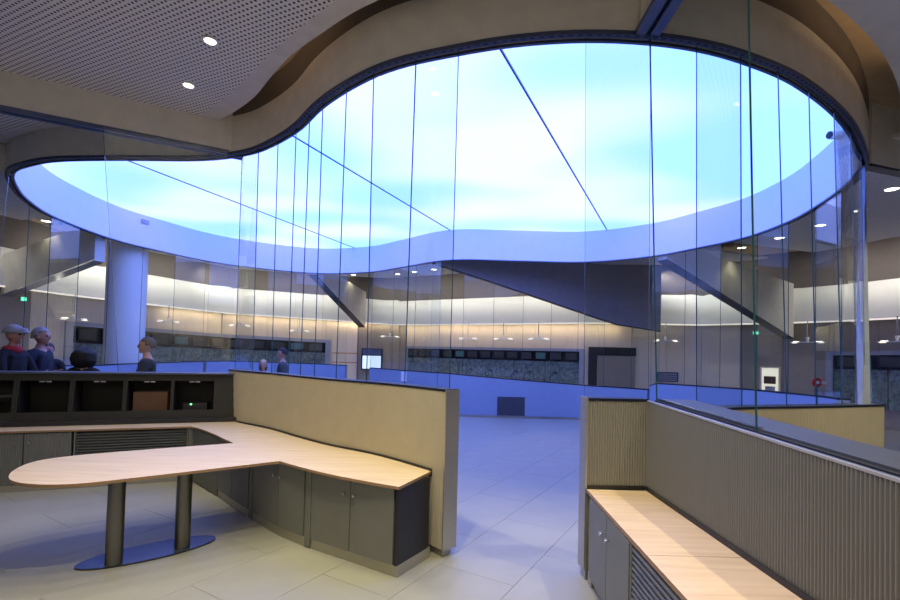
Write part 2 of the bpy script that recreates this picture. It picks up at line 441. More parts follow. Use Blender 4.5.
# perforated lip: a row of dark slots round the outer rail
lp = MB(); n = int(ring.len / .075)
for i in range(n):
    t = ring.len * i / n; d = ring.dir(t); p = Vector(ring.at(t, .098)); nn = Vector((d.y, -d.x))
    c = [p + d * a + nn * b for a, b in ((-.02, -.009), (.02, -.009), (.02, .009), (-.02, .009))]
    lp.add([(q.x, q.y, Z_RING - .0065) for q in c], [(0, 1, 2, 3)])
lp.build('rail_slots', M['void'], trim1)['kind'] = 'stuff'

# ------------------------------------------------------------------ slab and ceilings outside the ring
n = int(ring.len / .3); A = [ring.at(ring.len * i / n, .105) for i in range(n)]
def rayout(p, k):   # push out from the hall's middle
    c = Vector((-1, 9.5)); d = (Vector(p) - c); return tuple(c + d.normalized() * (d.length + k))
B = [rayout(p, 16) for p in A]
sb = MB(); sb.strip(A, B, Z_LUM, Z_LUM + .15, closed=True); tag(sb.build('ceiling_slab', M['slab']), 'dark brown upper slab seen in the gap above the ceilings', kind='structure')

# our booth: traced edge, smooth border and perforated field
EDGE = [(-3.50, 6.37), (-3.22, 6.26), (-2.85, 5.99), (-2.44, 5.62), (-2.10, 5.22), (-1.74, 4.82), (-1.33, 4.47), (-.98, 4.19), (-.68, 4.0), (-.2, 3.74), (.4, 3.52), (1.0, 3.42), (1.50, 3.42)]
PERF = [(-3.45, 6.18), (-2.82, 5.66), (-2.41, 5.27), (-2.08, 4.93), (-1.78, 4.64), (-1.50, 4.39), (-1.14, 4.08), (-.8, 3.85), (-.35, 3.62), (.3, 3.38), (1.0, 3.27), (1.50, 3.25)]
edge = catmull(EDGE, False, 6); perf = catmull(PERF, False, 6)
ceil = empty('ceiling', (0, 0, 0), 0, 'grey perforated ceiling of the near booth with a smooth curved border', kind='structure')
pe = Path(edge); pp = Path(perf)
N_ = 60
bd = MB(); bd.strip([pp.at(pp.len * i / N_) for i in range(N_ + 1)], [pe.at(pe.len * i / N_) for i in range(N_ + 1)], Z_CEIL, Z_CEIL + .06)
# border runs on along the left bulkhead
lb0, lb1 = Vector((-3.45, 6.18)), Vector((-8.0, 3.89))
dl = (lb1 - lb0).normalized(); nl = Vector((-dl.y, dl.x))      # towards the booth
bd.strip([(-3.50, 6.37), (-8.05, 3.98)], [(-3.45, 6.18), (-7.95, 3.78)], Z_CEIL, Z_CEIL + .06)
bd.build('smooth_border', M['plaster'], ceil)
pf = MB(); poly = [pp.at(pp.len * i / N_) for i in range(N_ + 1)] + [(1.50, -3.5), (-7.95, -3.5), (-7.95, 3.78)]
pf.prism(poly, Z_CEIL, Z_CEIL + .06); pf.build('perforated_panel', M['perf'], ceil)

def annulus_ceiling(name, t0, t1, gap, label, perf_gap=.5, outer=None, z=Z_CEIL):
    r = empty(name, (0, 0, 0), 0, label, kind='structure')
    n = max(4, int((t1 - t0) / .25)); ts = [t0 + (t1 - t0) * i / n for i in range(n + 1)]
    a = [ring.at(t, gap) for t in ts]; b = [ring.at(t, gap + perf_gap) for t in ts]
    c = []
    for p, q in zip(b, ts):
        o = outer(p, q) if outer else 3.2
        c.append(rayout(p, o))
    s1 = MB(); s1.strip(a, b, z, z + .06); s1.build('smooth_border', M['plaster'], r)
    s2 = MB(); s2.strip(b, c, z, z + .06); s2.build('perforated_panel', M['perf'], r)
    return r
s_right = rs(1.75, 3.88); s_b5 = rs(5.5, 6.38); s_left = rs(-2.95, 6.38)
def to_trim(clear):
    def f(p, t):
        c = Vector((-1, 9.5)); d = (Vector(p) - c).normalized()
        for k in range(4, 90):
            q = Vector(p) + d * (k * .1); tt = trimpath.near(q)
            e = q - Vector(trimpath.at(tt)); dd = trimpath.dir(tt)
            if e.length < clear or (e.x * -dd.y + e.y * dd.x) > 0: return max(.25, k * .1 - .1)
        return 4.0
    return f
annulus_ceiling('ceiling', s_right, s_b5 - .15, .42, 'perforated ceiling with a rounded smooth edge beyond the right glass', .45, lambda p, t: 3.5)
annulus_ceiling('ceiling', s_b5 + .1, rs(5.5, 11.4), .30, 'perforated ceiling over the far right booth behind the ring', .35, to_trim(1.1))
annulus_ceiling('ceiling', rs(5.2, 11.9), rs(-.5, 13.4), .30, 'perforated ceiling above the passage behind the far ring', .35, to_trim(1.1))
annulus_ceiling('ceiling', rs(-.75, 13.6), rs(-4.6, 15.9), .30, 'perforated ceiling between the two far slanting bulkheads', .35, to_trim(1.1))
annulus_ceiling('ceiling', rs(-5.0, 15.88), rs(-8.35, 11.6), .30, 'perforated ceiling behind the white column and the far ring', .35, to_trim(1.1))
annulus_ceiling('ceiling', rs(-8.39, 11.2), rs(-7.2, 7.4) + ring.len, .30, 'perforated ceiling over the far left booth', .35, to_trim(1.1))
annulus_ceiling('ceiling', rs(-6.9, 7.14), s_left - .55, .12, 'perforated ceiling of the neighbouring booth over the left glass', .12, lambda p, t: max(.02, (p[1] - (6.44 + (p[0] + 2.93) * .5207)) * .84 - .02))

# ------------------------------------------------------------------ bulkheads and booth rails
def bulkhead(name, a, b, za, zb, thick, m, label, ztop=Z_LUM, rail=True, mid=None, zt1=None):
    r = empty(name, (0, 0, 0), 0, label, kind='structure')
    a = Vector(a); b = Vector(b)
    pts = [(a, za)] + (mid or []) + [(b, zb)]
    P = [Vector(p) for p, _ in pts]; Z = [z for _, z in pts]
    A = []; B = []
    for i, p in enumerate(P):
        d = (P[min(i + 1, len(P) - 1)] - P[max(i - 1, 0)]).normalized(); nn = Vector((d.y, -d.x)) * thick / 2
        A.append(tuple(p + nn)); B.append(tuple(p - nn))
    mb = MB(); mb.strip(A, B, Z, [ztop + ((zt1 or ztop) - ztop) * i / (len(P) - 1) for i in range(len(P))], smooth=False); mb.build('bulkhead_face', m, r)
    if rail:
        k = MB(); k.strip(A, B, [z - .03 for z in Z], [z - .001 for z in Z], smooth=False); k.build('bulkhead_rail', M['chrome'] if rail == 'chrome' else M['rail'], r)
    return r
def rail_pair(parent, a, b, z, wtot=.16):
    a = Vector(a); b = Vector(b); d = (b - a).normalized(); nn = Vector((d.y, -d.x))
    for o0, o1, zz, m in ((-wtot / 2, -.02, z, 'rail_blue'), (-.02, .02, z + .03, 'rail'), (.02, wtot / 2, z, 'rail_blue')):
        k = MB(); k.strip([tuple(a + nn * o0), tuple(b + nn * o0)], [tuple(a + nn * o1), tuple(b + nn * o1)], zz, zz + .05, smooth=False)
        k.build('glass_rail' if m == 'rail_blue' else 'rail_slot', M[m], parent)
# left of our booth
bl = empty('wall_left', (0, 0, 0), 0, 'beige bulkhead over the left glass, meeting the ring at a corner', kind='structure')
k = MB(); a = Vector((-2.93, 6.44)); b = Vector(LG_TOP1); d = (b - a).normalized(); nn = Vector((d.y, -d.x)) * .09
k.strip([tuple(a - nn), tuple(b - nn)], [tuple(a + nn), tuple(b + nn)], Z_RING + .05, Z_CEIL + .3, smooth=False); k.build('bulkhead_face', M['fascia'], bl)
rail_pair(bl, a, b, Z_RING, .14)
# right of our booth
br = empty('wall_right', (0, 0, 0), 0, 'beige bulkhead with a dark blue glass rail over the right glass', kind='structure')
k = MB(); k.box((X_R - .08, -3.5, Z_RING + .05), (X_R + .08, 3.74, Z_LUM)); k.build('bulkhead_face', M['fascia'], br)
rail_pair(br, (X_R - .01, 3.78), (X_R - .01, -3.5), Z_RING, .20)
B5 = bulkhead('trim_2', (5.50, 6.22), (10.2, 7.7), Z_RING + .03, Z_RING + .03, .14, M['fascia'], 'beige bulkhead running off to the right from the ring')
bulkhead('trim_3', (-8.58, 11.4), (-11.75, 12.4), 3.80, 2.98, .25, M['fascia'], 'pale bulkhead slanting down from the column at far left', rail='chrome', ztop=4.72, zt1=4.05)
bulkhead('trim_4', (-4.78, 16.1), (-3.8, 20.2), 4.33, 2.80, .28, M['fascia'], 'pale bulkhead slanting down behind the far ring, left of centre', rail=True, ztop=4.76, zt1=4.3)
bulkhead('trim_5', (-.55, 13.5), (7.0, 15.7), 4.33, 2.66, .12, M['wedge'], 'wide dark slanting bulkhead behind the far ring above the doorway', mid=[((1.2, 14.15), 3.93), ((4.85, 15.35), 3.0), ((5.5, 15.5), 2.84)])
bulkhead('trim_6', (5.35, 11.9), (10.3, 14.3), 4.25, 2.46, .28, M['fascia'], 'pale bulkhead slanting down seen through the right glass', ztop=4.76, zt1=4.1)

# ------------------------------------------------------------------ outer wall, white cove and soffit
wo = empty('wall_back', (0, 0, 0), 0, 'pale wood panelled outer wall round the far booths', kind='structure')
L = wallpath.len; npan = int(L / 1.15)
for i in range(npan):
    t0, t1 = L * i / npan, L * (i + 1) / npan
    mid = wallpath.at((t0 + t1) / 2)
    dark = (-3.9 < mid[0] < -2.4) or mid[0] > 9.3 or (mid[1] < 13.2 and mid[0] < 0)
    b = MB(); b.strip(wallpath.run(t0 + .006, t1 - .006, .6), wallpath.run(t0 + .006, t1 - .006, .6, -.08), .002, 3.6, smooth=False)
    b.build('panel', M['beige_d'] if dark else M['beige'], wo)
b = MB(); b.strip(wallpath.run(0, L, .5, -.09), wallpath.run(0, L, .5, -.2), 0, Z_LUM, smooth=False); b.build('backing', M['recess'], wo)
cv = empty('trim_7', (0, 0, 0), 0, 'long white lit cove and soffit above the far windows', kind='structure')
Lt = trimpath.len; ts = [Lt * i / 90 for i in range(91)]
Z0 = [zt(t) for t in ts]
b = MB(); b.strip([trimpath.at(t, .03) for t in ts], [trimpath.at(t, -.36) for t in ts], Z0, [z + .05 for z in Z0]); b.build('soffit', M['white'], cv)
b = MB(); b.strip([trimpath.at(t, .034) for t in ts], [trimpath.at(t, -.015) for t in ts], [z - .022 for z in Z0], [z + .018 for z in Z0]); b.build('glow_edge', M['edgeglow'], cv)  # plain white soffit edge, its brightness put in as a glow
prof = [(.0, .05), (-.02, .25), (-.07, .5), (-.16, .75), (-.30, .98), (-.5, 1.15)]
vs = []; fs = []
for i, t in enumerate(ts):
    for o, h in prof:
        x, y = trimpath.at(t, o); vs.append((x, y, Z0[i] + h))
q = len(prof)
for i in range(len(ts) - 1):
    for j in range(q - 1): fs.append((i * q + j, (i + 1) * q + j, (i + 1) * q + j + 1, i * q + j + 1))
b = MB(); b.add(vs, fs, 0, True); b.build('cove_face', M['cove'], cv)
b = MB(); b.strip([trimpath.at(t, -.48) for t in ts], [trimpath.at(t, -.56) for t in ts], [z + 1.1 for z in Z0], Z_LUM); b.build('cove_back', M['recess'], cv)
b = MB(); b.box((-15, -4, 5.6), (15, 24, 5.8)); tag(b.build('roof', M['recess']), 'dark upper structure above all the ceilings', kind='structure')

# ------------------------------------------------------------------ glass
def pane(parent, a, b, za, zb, c, d, zc, zd, thick=.010, gap=.002):
    """pane from bottom points a,b to top points c,d"""
    a, b, c, d = Vector((*a, za)), Vector((*b, zb)), Vector((*c, zc)), Vector((*d, zd))
    u = (b - a).normalized() * gap; u2 = (d - c).normalized() * gap
    a += u; b -= u; c += u2; d -= u2
    n = (b - a).cross(c - a).normalized() * thick / 2
    P = [a - n, b - n, b + n, a + n, c - n, d - n, d + n, c + n]
    mb = MB(); mb.add(P, [(0, 1, 5, 4), (2, 3, 7, 6)], 0); mb.add(P, [(0, 3, 2, 1), (4, 5, 6, 7), (1, 2, 6, 5), (3, 0, 4, 7)], 1)
    return mb.build('glass_pane', [M['glass'], M['glass_edge']], parent)
GO = .048
w1 = empty('window_1', (0, 0, 0), 0, 'tall frameless glass leaning over the left tan partition', kind='structure')
JL = [(-2.86, 6.33), (-2.55, 6.2), (-2.18, 5.91), (-1.86, 5.57), (-1.59, 5.25), (-1.36, 5.0), (-1.05, 4.68), (-.73, 4.46), (-.36, 4.18), (.03, 4.07)]
SJ = [rs(*p) for p in JL]
FJ = [0, .163, .267, .362, .435, .51, .611, .72, .846, .996]      # where each joint meets the partition
for i in range(len(SJ) - 1):
    f0, f1 = FJ[i], FJ[i + 1]
    pane(w1, pl.at(pl.len * f0, -.08), pl.at(pl.len * f1 - (.03 if i == 8 else 0), -.08), TOP_L - .03, TOP_L - .03, ring.at(SJ[i], GO), ring.at(SJ[i + 1], GO), Z_RING + .03, Z_RING + .03)
w2 = empty('window_2', (0, 0, 0), 0, 'frameless glass over the short ribbed wall right of the doorway', kind='structure')
pane(w2, (1.075, 3.74), (1.60, 3.77), TOP_R - .03, TOP_R - .03, ring.at(rs(1.06, 3.86), GO), ring.at(rs(1.60, 3.87), GO), Z_RING + .03, Z_RING + .03)
w3 = empty('window_3', (0, 0, 0), 0, 'single big frameless pane standing on the right partition', kind='structure')
pane(w3, (X_R + .06, 3.66), (X_R + .06, 2.47), 1.36, 1.34, (X_R - .01, 3.72), (X_R - .01, 2.485), Z_RING + .03, Z_RING + .03, .012)
w4 = empty('window_4', (0, 0, 0), 0, 'frameless glass over the black console at left', kind='structure')
for i, (f0, f1) in enumerate(((0, .345), (.345, .69), (.69, 1.0))):
    lerp = lambda p, q, f: (p[0] + (q[0] - p[0]) * f, p[1] + (q[1] - p[1]) * f)
    pane(w4, lerp(CORNER, LG_BOT, f0), lerp(CORNER, LG_BOT, f1), 1.36, 1.36, lerp(LG_TOP0, LG_TOP1, f0 * .8), lerp(LG_TOP0, LG_TOP1, f1 * .8), Z_RING + .03, Z_RING + .03)
# right neighbour: glass over the curved partition
NB = catmull([(1.93, 3.93), (2.3, 4.13), (2.84, 4.37), (3.36, 4.53), (4.04, 4.77), (4.60, 4.98)], False, 6); nb = Path(NB); TOP_N = 1.30
w5 = empty('window_5', (0, 0, 0), 0, 'frameless glass over the curved tan partition at right', kind='structure')
JR = [(1.62, 3.88), (2.0, 3.94), (2.45, 4.07), (2.9, 4.26), (3.38, 4.52), (3.9, 4.88), (4.42, 5.27), (5.04, 5.85), (5.40, 6.22)]
SR = [rs(*p) for p in JR]
FR = [0, .118, .33, .527, .673, .81, .895, .941, .985]
for i in range(1, len(SR) - 1):
    f0, f1 = FR[i], FR[i + 1]
    pane(w5, nb.at(nb.len * f0, -.08), nb.at(nb.len * f1, -.08), TOP_N - .02, TOP_N - .02, ring.at(SR[i], GO), ring.at(SR[i + 1], GO), Z_RING + .03, Z_RING + .03)
w14 = empty('window_14', (0, 0, 0), 0, 'frameless glass edge of the next booth at the far left', kind='structure')
pane(w14, (-7.28, 7.42), (-9.3, 6.3), 1.36, 1.36, (-6.93, 7.26), (-9.1, 6.1), Z_RING + .03, Z_RING + .03, .016)
b = MB(); b.strip([(-6.9, 7.33), (-9.1, 6.18)], [(-6.96, 7.20), (-9.16, 6.03)], Z_RING, Z_CEIL + .02, smooth=False); b.build('bulkhead_face', M['fascia'], w14)
b = MB(); b.strip([(-7.25, 7.49), (-9.3, 6.36)], [(-7.32, 7.36), (-9.37, 6.23)], .003, 1.37, smooth=False); b.build('partition', M['tan'], w14)
# far glass round the hall, standing on the parapets
PZ = [(rs(5.6, 6.5), 1.2), (rs(6.1, 7.5), 1.19), (rs(6.32, 8.9), 1.15), (rs(5.15, 11.95), 1.112), (rs(5.1, 12.0) + .05, .94), (rs(3.75, 12.9), .957), (rs(1.89, 12.99), 1.06), (rs(-.06, 13.09), 1.19),
      (rs(-2.6, 15.3), 1.21), (rs(-3.4, 15.7), 1.26), (rs(-7.0, 14.6), 1.34), (rs(-8.38, 11.4), 1.25), (ring.len + .1, 1.30)]
def ztop_far(t):
    for (t0, z0), (t1, z1) in zip(PZ, PZ[1:]):
        if t0 <= t <= t1: return z0 + (z1 - z0) * (t - t0) / (t1 - t0)
    return 1.2
sections = [(rs(5.95, 7.05), rs(5.12, 12.0), 'far right', 'window_6'), (rs(5.08, 12.04), rs(-.3, 13.25), 'behind the doorway', 'window_7'), (rs(-.3, 13.25) + .02, rs(-2.62, 15.32), 'by the far television', 'window_8'),
            (rs(-3.5, 15.72), rs(-7.3, 14.2), 'left of centre', 'window_9'), (rs(-7.35, 14.1), rs(-7.95, 8.7), 'at far left', 'window_10')]
for t0, t1, place, nm in sections:
    r = empty(nm, (0, 0, 0), 0, 'far frameless glass wall under the ring ' + place, kind='structure')
    n = max(1, round((t1 - t0) / .92))
    for i in (range(n) if nm != 'window_7' else ()):
        a, b = t0 + (t1 - t0) * i / n, t0 + (t1 - t0) * (i + 1) / n
        pane(r, ring.at(a, GO), ring.at(b, GO), ztop_far(a + .01), ztop_far(b - .01), ring.at(a, GO), ring.at(b, GO), Z_RING + .03, Z_RING + .03, .012)
    q = empty('wall_parapet', (0, 0, 0), 0, 'low blue-grey parapet under the far glass ' + place + ', lit blue', kind='structure')
    ts_ = [t0 + (t1 - t0) * i / (n * 5) for i in range(n * 5 + 1)]
    b = MB(); b.strip([ring.at(t, 0) for t in ts_], [ring.at(t, .16) for t in ts_], .06, [ztop_far(min(max(t, t0 + .01), t1 - .01)) - .02 for t in ts_]); b.build('parapet_face', M['parapet'], q)
    b = MB(); b.strip([ring.at(t, -.005) for t in ts_], [ring.at(t, .165) for t in ts_], [ztop_far(min(max(t, t0 + .01), t1 - .01)) - .02 for t in ts_], [ztop_far(min(max(t, t0 + .01), t1 - .01)) + .005 for t in ts_]); b.build('parapet_cap', M['rail'], q)
    b = MB(); b.strip([ring.at(t, .02) for t in ts_], [ring.at(t, .14) for t in ts_], .003, .06); b.build('parapet_plinth', M['metal'], q)

w7 = bpy.data.objects['window_7']; w7['label'] = 'frameless glass hanging under the wide dark slanting bulkhead'
BP = [(-.55, 13.5, 4.30), (1.2, 14.15, 3.90), (4.85, 15.35, 2.97), (5.5, 15.5, 2.81), (7.0, 15.7, 2.63)]; bpath = Path([p[:2] for p in BP])
def zb(t):
    for i in range(4):
        if t <= bpath.S[i + 1] + 1e-6: k = (t - bpath.S[i]) / (bpath.S[i + 1] - bpath.S[i]); return BP[i][2] + (BP[i + 1][2] - BP[i][2]) * k
    return BP[-1][2]
for i in range(8):
    a, b_ = bpath.len * i / 8, bpath.len * (i + 1) / 8
    pane(w7, bpath.at(a), bpath.at(b_), .01, .01, bpath.at(a), bpath.at(b_), zb(a), zb(b_), .012)
# pale jamb post closing the glass at right
b = MB(); q0, q1 = nb.at(nb.len * .905, -.08), nb.at(nb.len * .955, -.08); r0, r1 = ring.at(SR[-1] - .05, GO), ring.at(SR[-1] + .14, GO)
dz = Vector((q1[0] - q0[0], q1[1] - q0[1])).normalized(); nn = Vector((dz.y, -dz.x)) * .03
b.hexa([(q0[0] - nn.x, q0[1] - nn.y, TOP_N), (q1[0] - nn.x, q1[1] - nn.y, TOP_N), (q1[0] + nn.x, q1[1] + nn.y, TOP_N), (q0[0] + nn.x, q0[1] + nn.y, TOP_N),
        (r0[0] - nn.x, r0[1] - nn.y, Z_RING), (r1[0] - nn.x, r1[1] - nn.y, Z_RING), (r1[0] + nn.x, r1[1] + nn.y, Z_RING), (r0[0] + nn.x, r0[1] + nn.y, Z_RING)]); b.build('jamb_post', M['post'], w5)

# ------------------------------------------------------------------ near partitions
pw = empty('wall_front', (0, 0, 0), 0, 'tan ribbed curved partition behind the worktop, left of the doorway', kind='structure')
b = MB(); ribbed(b, pl, 0, pl.len, .07, TOP_L - .02, .02, .006, 0)
b.strip(pl.run(0, pl.len, .12, -.001), pl.run(0, pl.len, .12, -.14), .07, TOP_L - .02); b.build('ribbed_face', M['tan'], pw)
b = MB(); b.strip(pl.run(0, pl.len, .12, .008), pl.run(0, pl.len, .12, -.145), TOP_L - .02, TOP_L); b.build('partition_cap', M['rail'], pw)
b = MB(); b.strip(pl.run(0, pl.len - .03, .12, -.02), pl.run(0, pl.len - .03, .12, -.12), .003, .07); b.build('plinth', M['metal'], pw)
dE = pl.dir(pl.len - .05); nE = Vector((-dE.y, dE.x)); e0 = Vector(pl.at(pl.len))
b = MB(); b.hexa([(*(e0 + dE * .001 + nE * o), z) for z in (.07, TOP_L - .02) for o in (-.008,)] and
    [(*(e0 + dE * x + nE * o), z) for z in (.07, TOP_L - .005) for x, o in ((.001, -.01), (.012, -.01), (.012, .145), (.001, .145))]); b.build('end_trim', M['metal'], pw)

pr = empty('wall_pillar', (0, 0, 0), 0, 'short ribbed grey wall just right of the doorway', kind='structure')
sp = Path([(1.068, 3.66), (X_R, 3.685)])
b = MB(); ribbed(b, sp, .015, sp.len, .08, TOP_R - .02, .02, .007, 0); b.strip(sp.run(0.015, sp.len + .0, .1, -.001), sp.run(.015, sp.len, .1, -.13), .08, TOP_R - .02, smooth=False); b.build('ribbed_face', M['short_rib'], pr)
b = MB(); b.strip(sp.run(0, .015, .1, .009), sp.run(0, .015, .1, -.133), .08, TOP_R + .005, smooth=False); b.build('end_trim', M['metal'], pr)
b = MB(); b.strip(sp.run(0.015, sp.len + .1, .1, .009), sp.run(.015, sp.len + .1, .1, -.133), TOP_R - .02, TOP_R, smooth=False); b.build('partition_cap', M['rail'], pr)
b = MB(); b.strip(sp.run(.02, sp.len, .1, -.012), sp.run(.02, sp.len, .1, -.12), .003, .08, smooth=False); b.build('plinth', M['metal'], pr)

rp = empty('wall_partition', (0, 0, 0), 0, 'long ribbed grey partition with a broad dark cap along the right side', kind='structure')
lpth = Path([(X_R, 3.68), (X_R, -2.5)])        # heading towards the camera: right-hand side is -x (our booth)
zr = lambda t: 1.385 - .033 * t
b = MB(); ribbed(b, lpth, 0, lpth.len, .07, lambda t: zr(t), .02, .008, 0)
A = lpth.run(0, lpth.len, .5, -.001); Bq = lpth.run(0, lpth.len, .5, -.34); nA = len(A)
zz = [zr(lpth.len * i / (nA - 1)) for i in range(nA)]
b.strip(A, Bq, .07, zz, smooth=False); b.build('ribbed_face', M['grey_rib'], rp)
def capstrip(o0, o1, dz0, dz1, name, m, t1=None):
    t1 = t1 or lpth.len
    a = lpth.run(0, t1, .5, o0); c = lpth.run(0, t1, .5, o1); k = len(a); z = [zr(t1 * i / (k - 1)) for i in range(k)]
    b = MB(); b.strip(a, c, [q + dz0 for q in z], [q + dz1 for q in z], smooth=False); b.build(name, m, rp)
capstrip(.010, -.004, .0, .012, 'edge_strip', M['frame'])
capstrip(-.004, -.05, .0, .004, 'cap_slot', M['rail_blue'])
capstrip(-.05, -.075, .0, .012, 'glass_channel', M['void'])
capstrip(-.075, -.35, .0, .024, 'partition_cap', M['cap'])
capstrip(-.076, -.10, .024, .030, 'reflection_strip', M['chrome'], 1.2)  # bright strip put in for the reflection along the pane

np_ = empty('wall_curved', (0, 0, 0), 0, 'curved tan partition of the next booth beyond the right ledge', kind='structure')
b = MB(); ribbed(b, nb, 0, nb.len, .07, TOP_N - .02, .02, .006, 0); b.strip(nb.run(0, nb.len, .15, -.001), nb.run(0, nb.len, .15, -.16), .07, TOP_N - .02); b.build('ribbed_face', M['tan'], np_)
b = MB(); b.strip(nb.run(0, nb.len, .15, .008), nb.run(0, nb.len, .15, -.165), TOP_N - .02, TOP_N); b.build('partition_cap', M['rail'], np_)
b = MB(); b.strip(nb.run(0, nb.len, .15, -.02), nb.run(0, nb.len, .15, -.14), .003, .07); b.build('plinth', M['metal'], np_)
# side wall behind the camera
b = MB(); b.box((-9, -3.6, 0), (1.9, -3.5, Z_CEIL)); tag(b.build('wall_rear', M['fascia']), 'plain beige wall closing the near booth', kind='structure')

# white column standing at the far ring and structural column
def column(x, y, r, z1, label):
    t = empty('trim_8', (x, y, 0), 0, label, kind='structure')
    b = MB(); b.lathe([(r, 0), (r, z1)], n=36); b.build('shaft', M['white'], t)
    b = MB(); b.lathe([(r + .02, .002), (r + .02, .10)], n=36); b.build('base_ring', M['metal'], t)
column(-8.83, 12.75, .47, Z_LUM, 'round white column rising to the ring at far left')

# ------------------------------------------------------------------ worktop, table end, cabinets (left)
WT_F = catmull([(-.36, 3.585), (-.62, 3.715), (-.87, 3.85), (-1.18, 4.05), (-1.53, 4.32)], False, 6)
TAB = [(-1.53, 4.32), (-1.95, 4.005), (-2.33, 3.72)]
TIP = catmull([(-2.33, 3.72), (-2.68, 3.48), (-2.98, 3.43), (-3.25, 3.53), (-3.46, 3.78), (-3.56, 4.10), (-3.40, 4.36), (-2.95, 4.68)], False, 6)
BACK = [(-2.62, 4.89), (-2.3, 5.09)]
WT_B = catmull([(-2.3, 5.09), (-2.5, 5.30), (-2.76, 5.59), (-3.05, 5.88), (-3.32, 6.10)], False, 6)
wall_edge = [pl.at(t, .022) for t in [pl.len * (1 - i / 30) for i in range(31)] if t < pl.len - .06]
outline = WT_F + TAB[1:] + TIP[1:] + BACK[1:-1] + WT_B + [(-6.2, 5.00), (-6.45, 5.60)] + [(-3.28, 6.86)] + [p for p in reversed([q for q in wall_edge if q[0] > -3.1])]
wt = empty('worktop', (0, 0, 0), 0, 'pale maple worktop with rounded table end on two round metal legs', 'worktop')
b = MB(); b.prism(outline, .682, .705, 0, 1); top = b.build('top', [M['maple'], M['edge']], wt)
def xy(p): return Vector(p)
for (x, y) in ((-2.60, 3.74), (-2.25, 4.07)):
    b = MB(); b.lathe([(.06, .012), (.06, .672), ], (x, y, 0), 32); lg = b.build('leg', M['legmetal'], wt)
bx = Vector((-2.46, 3.975)); ang = math.atan2(4.29 - 3.64, -2.08 + 2.85)
n = 56; P = []
for i in range(n):
    a = 2 * math.pi * i / n; u, v = .50 * math.cos(a), .185 * math.sin(a)
    P.append((bx.x + u * math.cos(ang) - v * math.sin(ang), bx.y + u * math.sin(ang) + v * math.cos(ang)))
b = MB(); b.prism(P, .004, .016, 0, 1); b.build('base_plate', [M['basemetal'], M['black']], wt)

CAB = Path(catmull([(-.376, 3.650), (-.79, 3.905), (-1.15, 4.125), (-1.55, 4.41), (-2.17, 5.01), (-2.54, 5.39), (-3.0, 5.86), (-3.26, 6.10)], False, 8))
# path heads from the tip to the corner: its left-hand side is our booth -> booth offsets are negative
def front(name, p, t0, t1, z0, z1, o0, o1, m, parent, rib=0):
    b = MB(); b.strip(p.run(t0, t1, .08, o0), p.run(t0, t1, .08, o1), z0, z1)
    return b.build(name, m, parent)
def knob(parent, p, t, z, o, r=.013):
    d = p.dir(t); nn = Vector((d.y, -d.x)); s = -1 if o < 0 else 1
    c = Vector(p.at(t, o)); e = c + nn * s * .03
    b = MB(); b.tube((*c, z), (*(c + nn * s * .016), z), .006); b.tube((*(c + nn * s * .016), z), (*e, z), r, 14, 0, r * .9)
    return b.build('knob', M['chrome'], parent)
units = [(.0, .93, [(.02, .465), (.475, .92)], 'curved grey two-door cabinet at the doorway end of the worktop'),
         (1.0, 1.95, [(1.02, 1.39), (1.40, 1.93)], 'grey two-door cabinet in the bend where the table joins'),
         (2.02, 2.95, [(2.04, 2.48), (2.49, 2.93)], 'grey two-door cabinet half hidden beneath the table'),]
cabs = {}
for t0, t1, drs, lab in units:
    r = empty('storage_cabinet', (0, 0, 0), 0, lab, 'cabinet', 'curved cabinets under the left worktop')
    if t0 == 0: first_cab = r
    cabs[{0.0: .93, 1.0: 1.95, 2.02: 2.95}[t0]] = r
    front('carcass', CAB, t0 + .004, t1 - .004, .085, .676, .0, .40, M['black2'], r)
    for k, (a, e) in enumerate(drs):
        dr = MB(); n_ = int((e - a) / .01)
        dr.strip(CAB.run(a, e, .06, -.018), CAB.run(a, e, .06, -.001), .09, .668)
        dr = dr.build('door', M['door'], r)
        knob(dr, CAB, (e - .05) if k == 0 else (a + .05), .552, -.018)
    front('plinth', CAB, t0, t1, .004, .085, -.004, .36, M['metal'], r)
for t0, t1 in ((.93, 1.0), (1.95, 2.02), (2.95, 3.35)):
    front('filler_strip', CAB, t0, t1 if t1 < 3.3 else CAB.len - .005, .012, .668, -.0165, .35, M['door'], cabs[t0])
# black end panel
dE = CAB.dir(.03); nE = Vector((dE.y, -dE.x)); a0 = Vector(CAB.at(0))
ep = tag(empty('end_panel'), 'flat black end panel'); ep.parent = first_cab
b = MB(); b.hexa([(*(a0 - dE * x + nE * o), z) for z in (.09, .676) for x, o in ((.0, -.018), (.018, -.018), (.018, .42), (.0, .42))]); b.build('board', M['black'], ep)
b = MB(); b.hexa([(*(a0 - dE * x + nE * o), z) for z in (.004, .09) for x, o in ((.0, -.004), (.022, -.004), (.022, .44), (.0, .44))]); b.build('plinth', M['metal'], ep)

# straight run to the left
F0 = Vector((-3.30, 6.135)); fe = Vector((-2.0, -.77)).normalized(); LR = Path([tuple(F0), tuple(F0 + fe * 3.4)])   # left-hand side is our booth
r = empty('storage_cabinet', (0, 0, 0), 0, 'grey ribbed two-door cabinet at the left end under the black console', 'cabinet')
front('carcass', LR, 1.29, 2.21, .075, .676, .02, .40, M['black2'], r)
for k, (a, e) in enumerate(((1.295, 1.745), (1.755, 2.205))):
    m = MB(); ribbed(m, Path([LR.at(e), LR.at(a)]), 0, e - a, .08, .668, .024, .005, .012); m.strip([LR.at(e, -.011), LR.at(a, -.011)], [LR.at(e, .015), LR.at(a, .015)], .08, .668, smooth=False)
    dr = m.build('door', M['door'], r); knob(dr, LR, (e - .06) if k == 0 else (a + .06), .57, -.018)
front('plinth', LR, 1.29, 2.21, .004, .075, .0, .36, M['metal'], r)
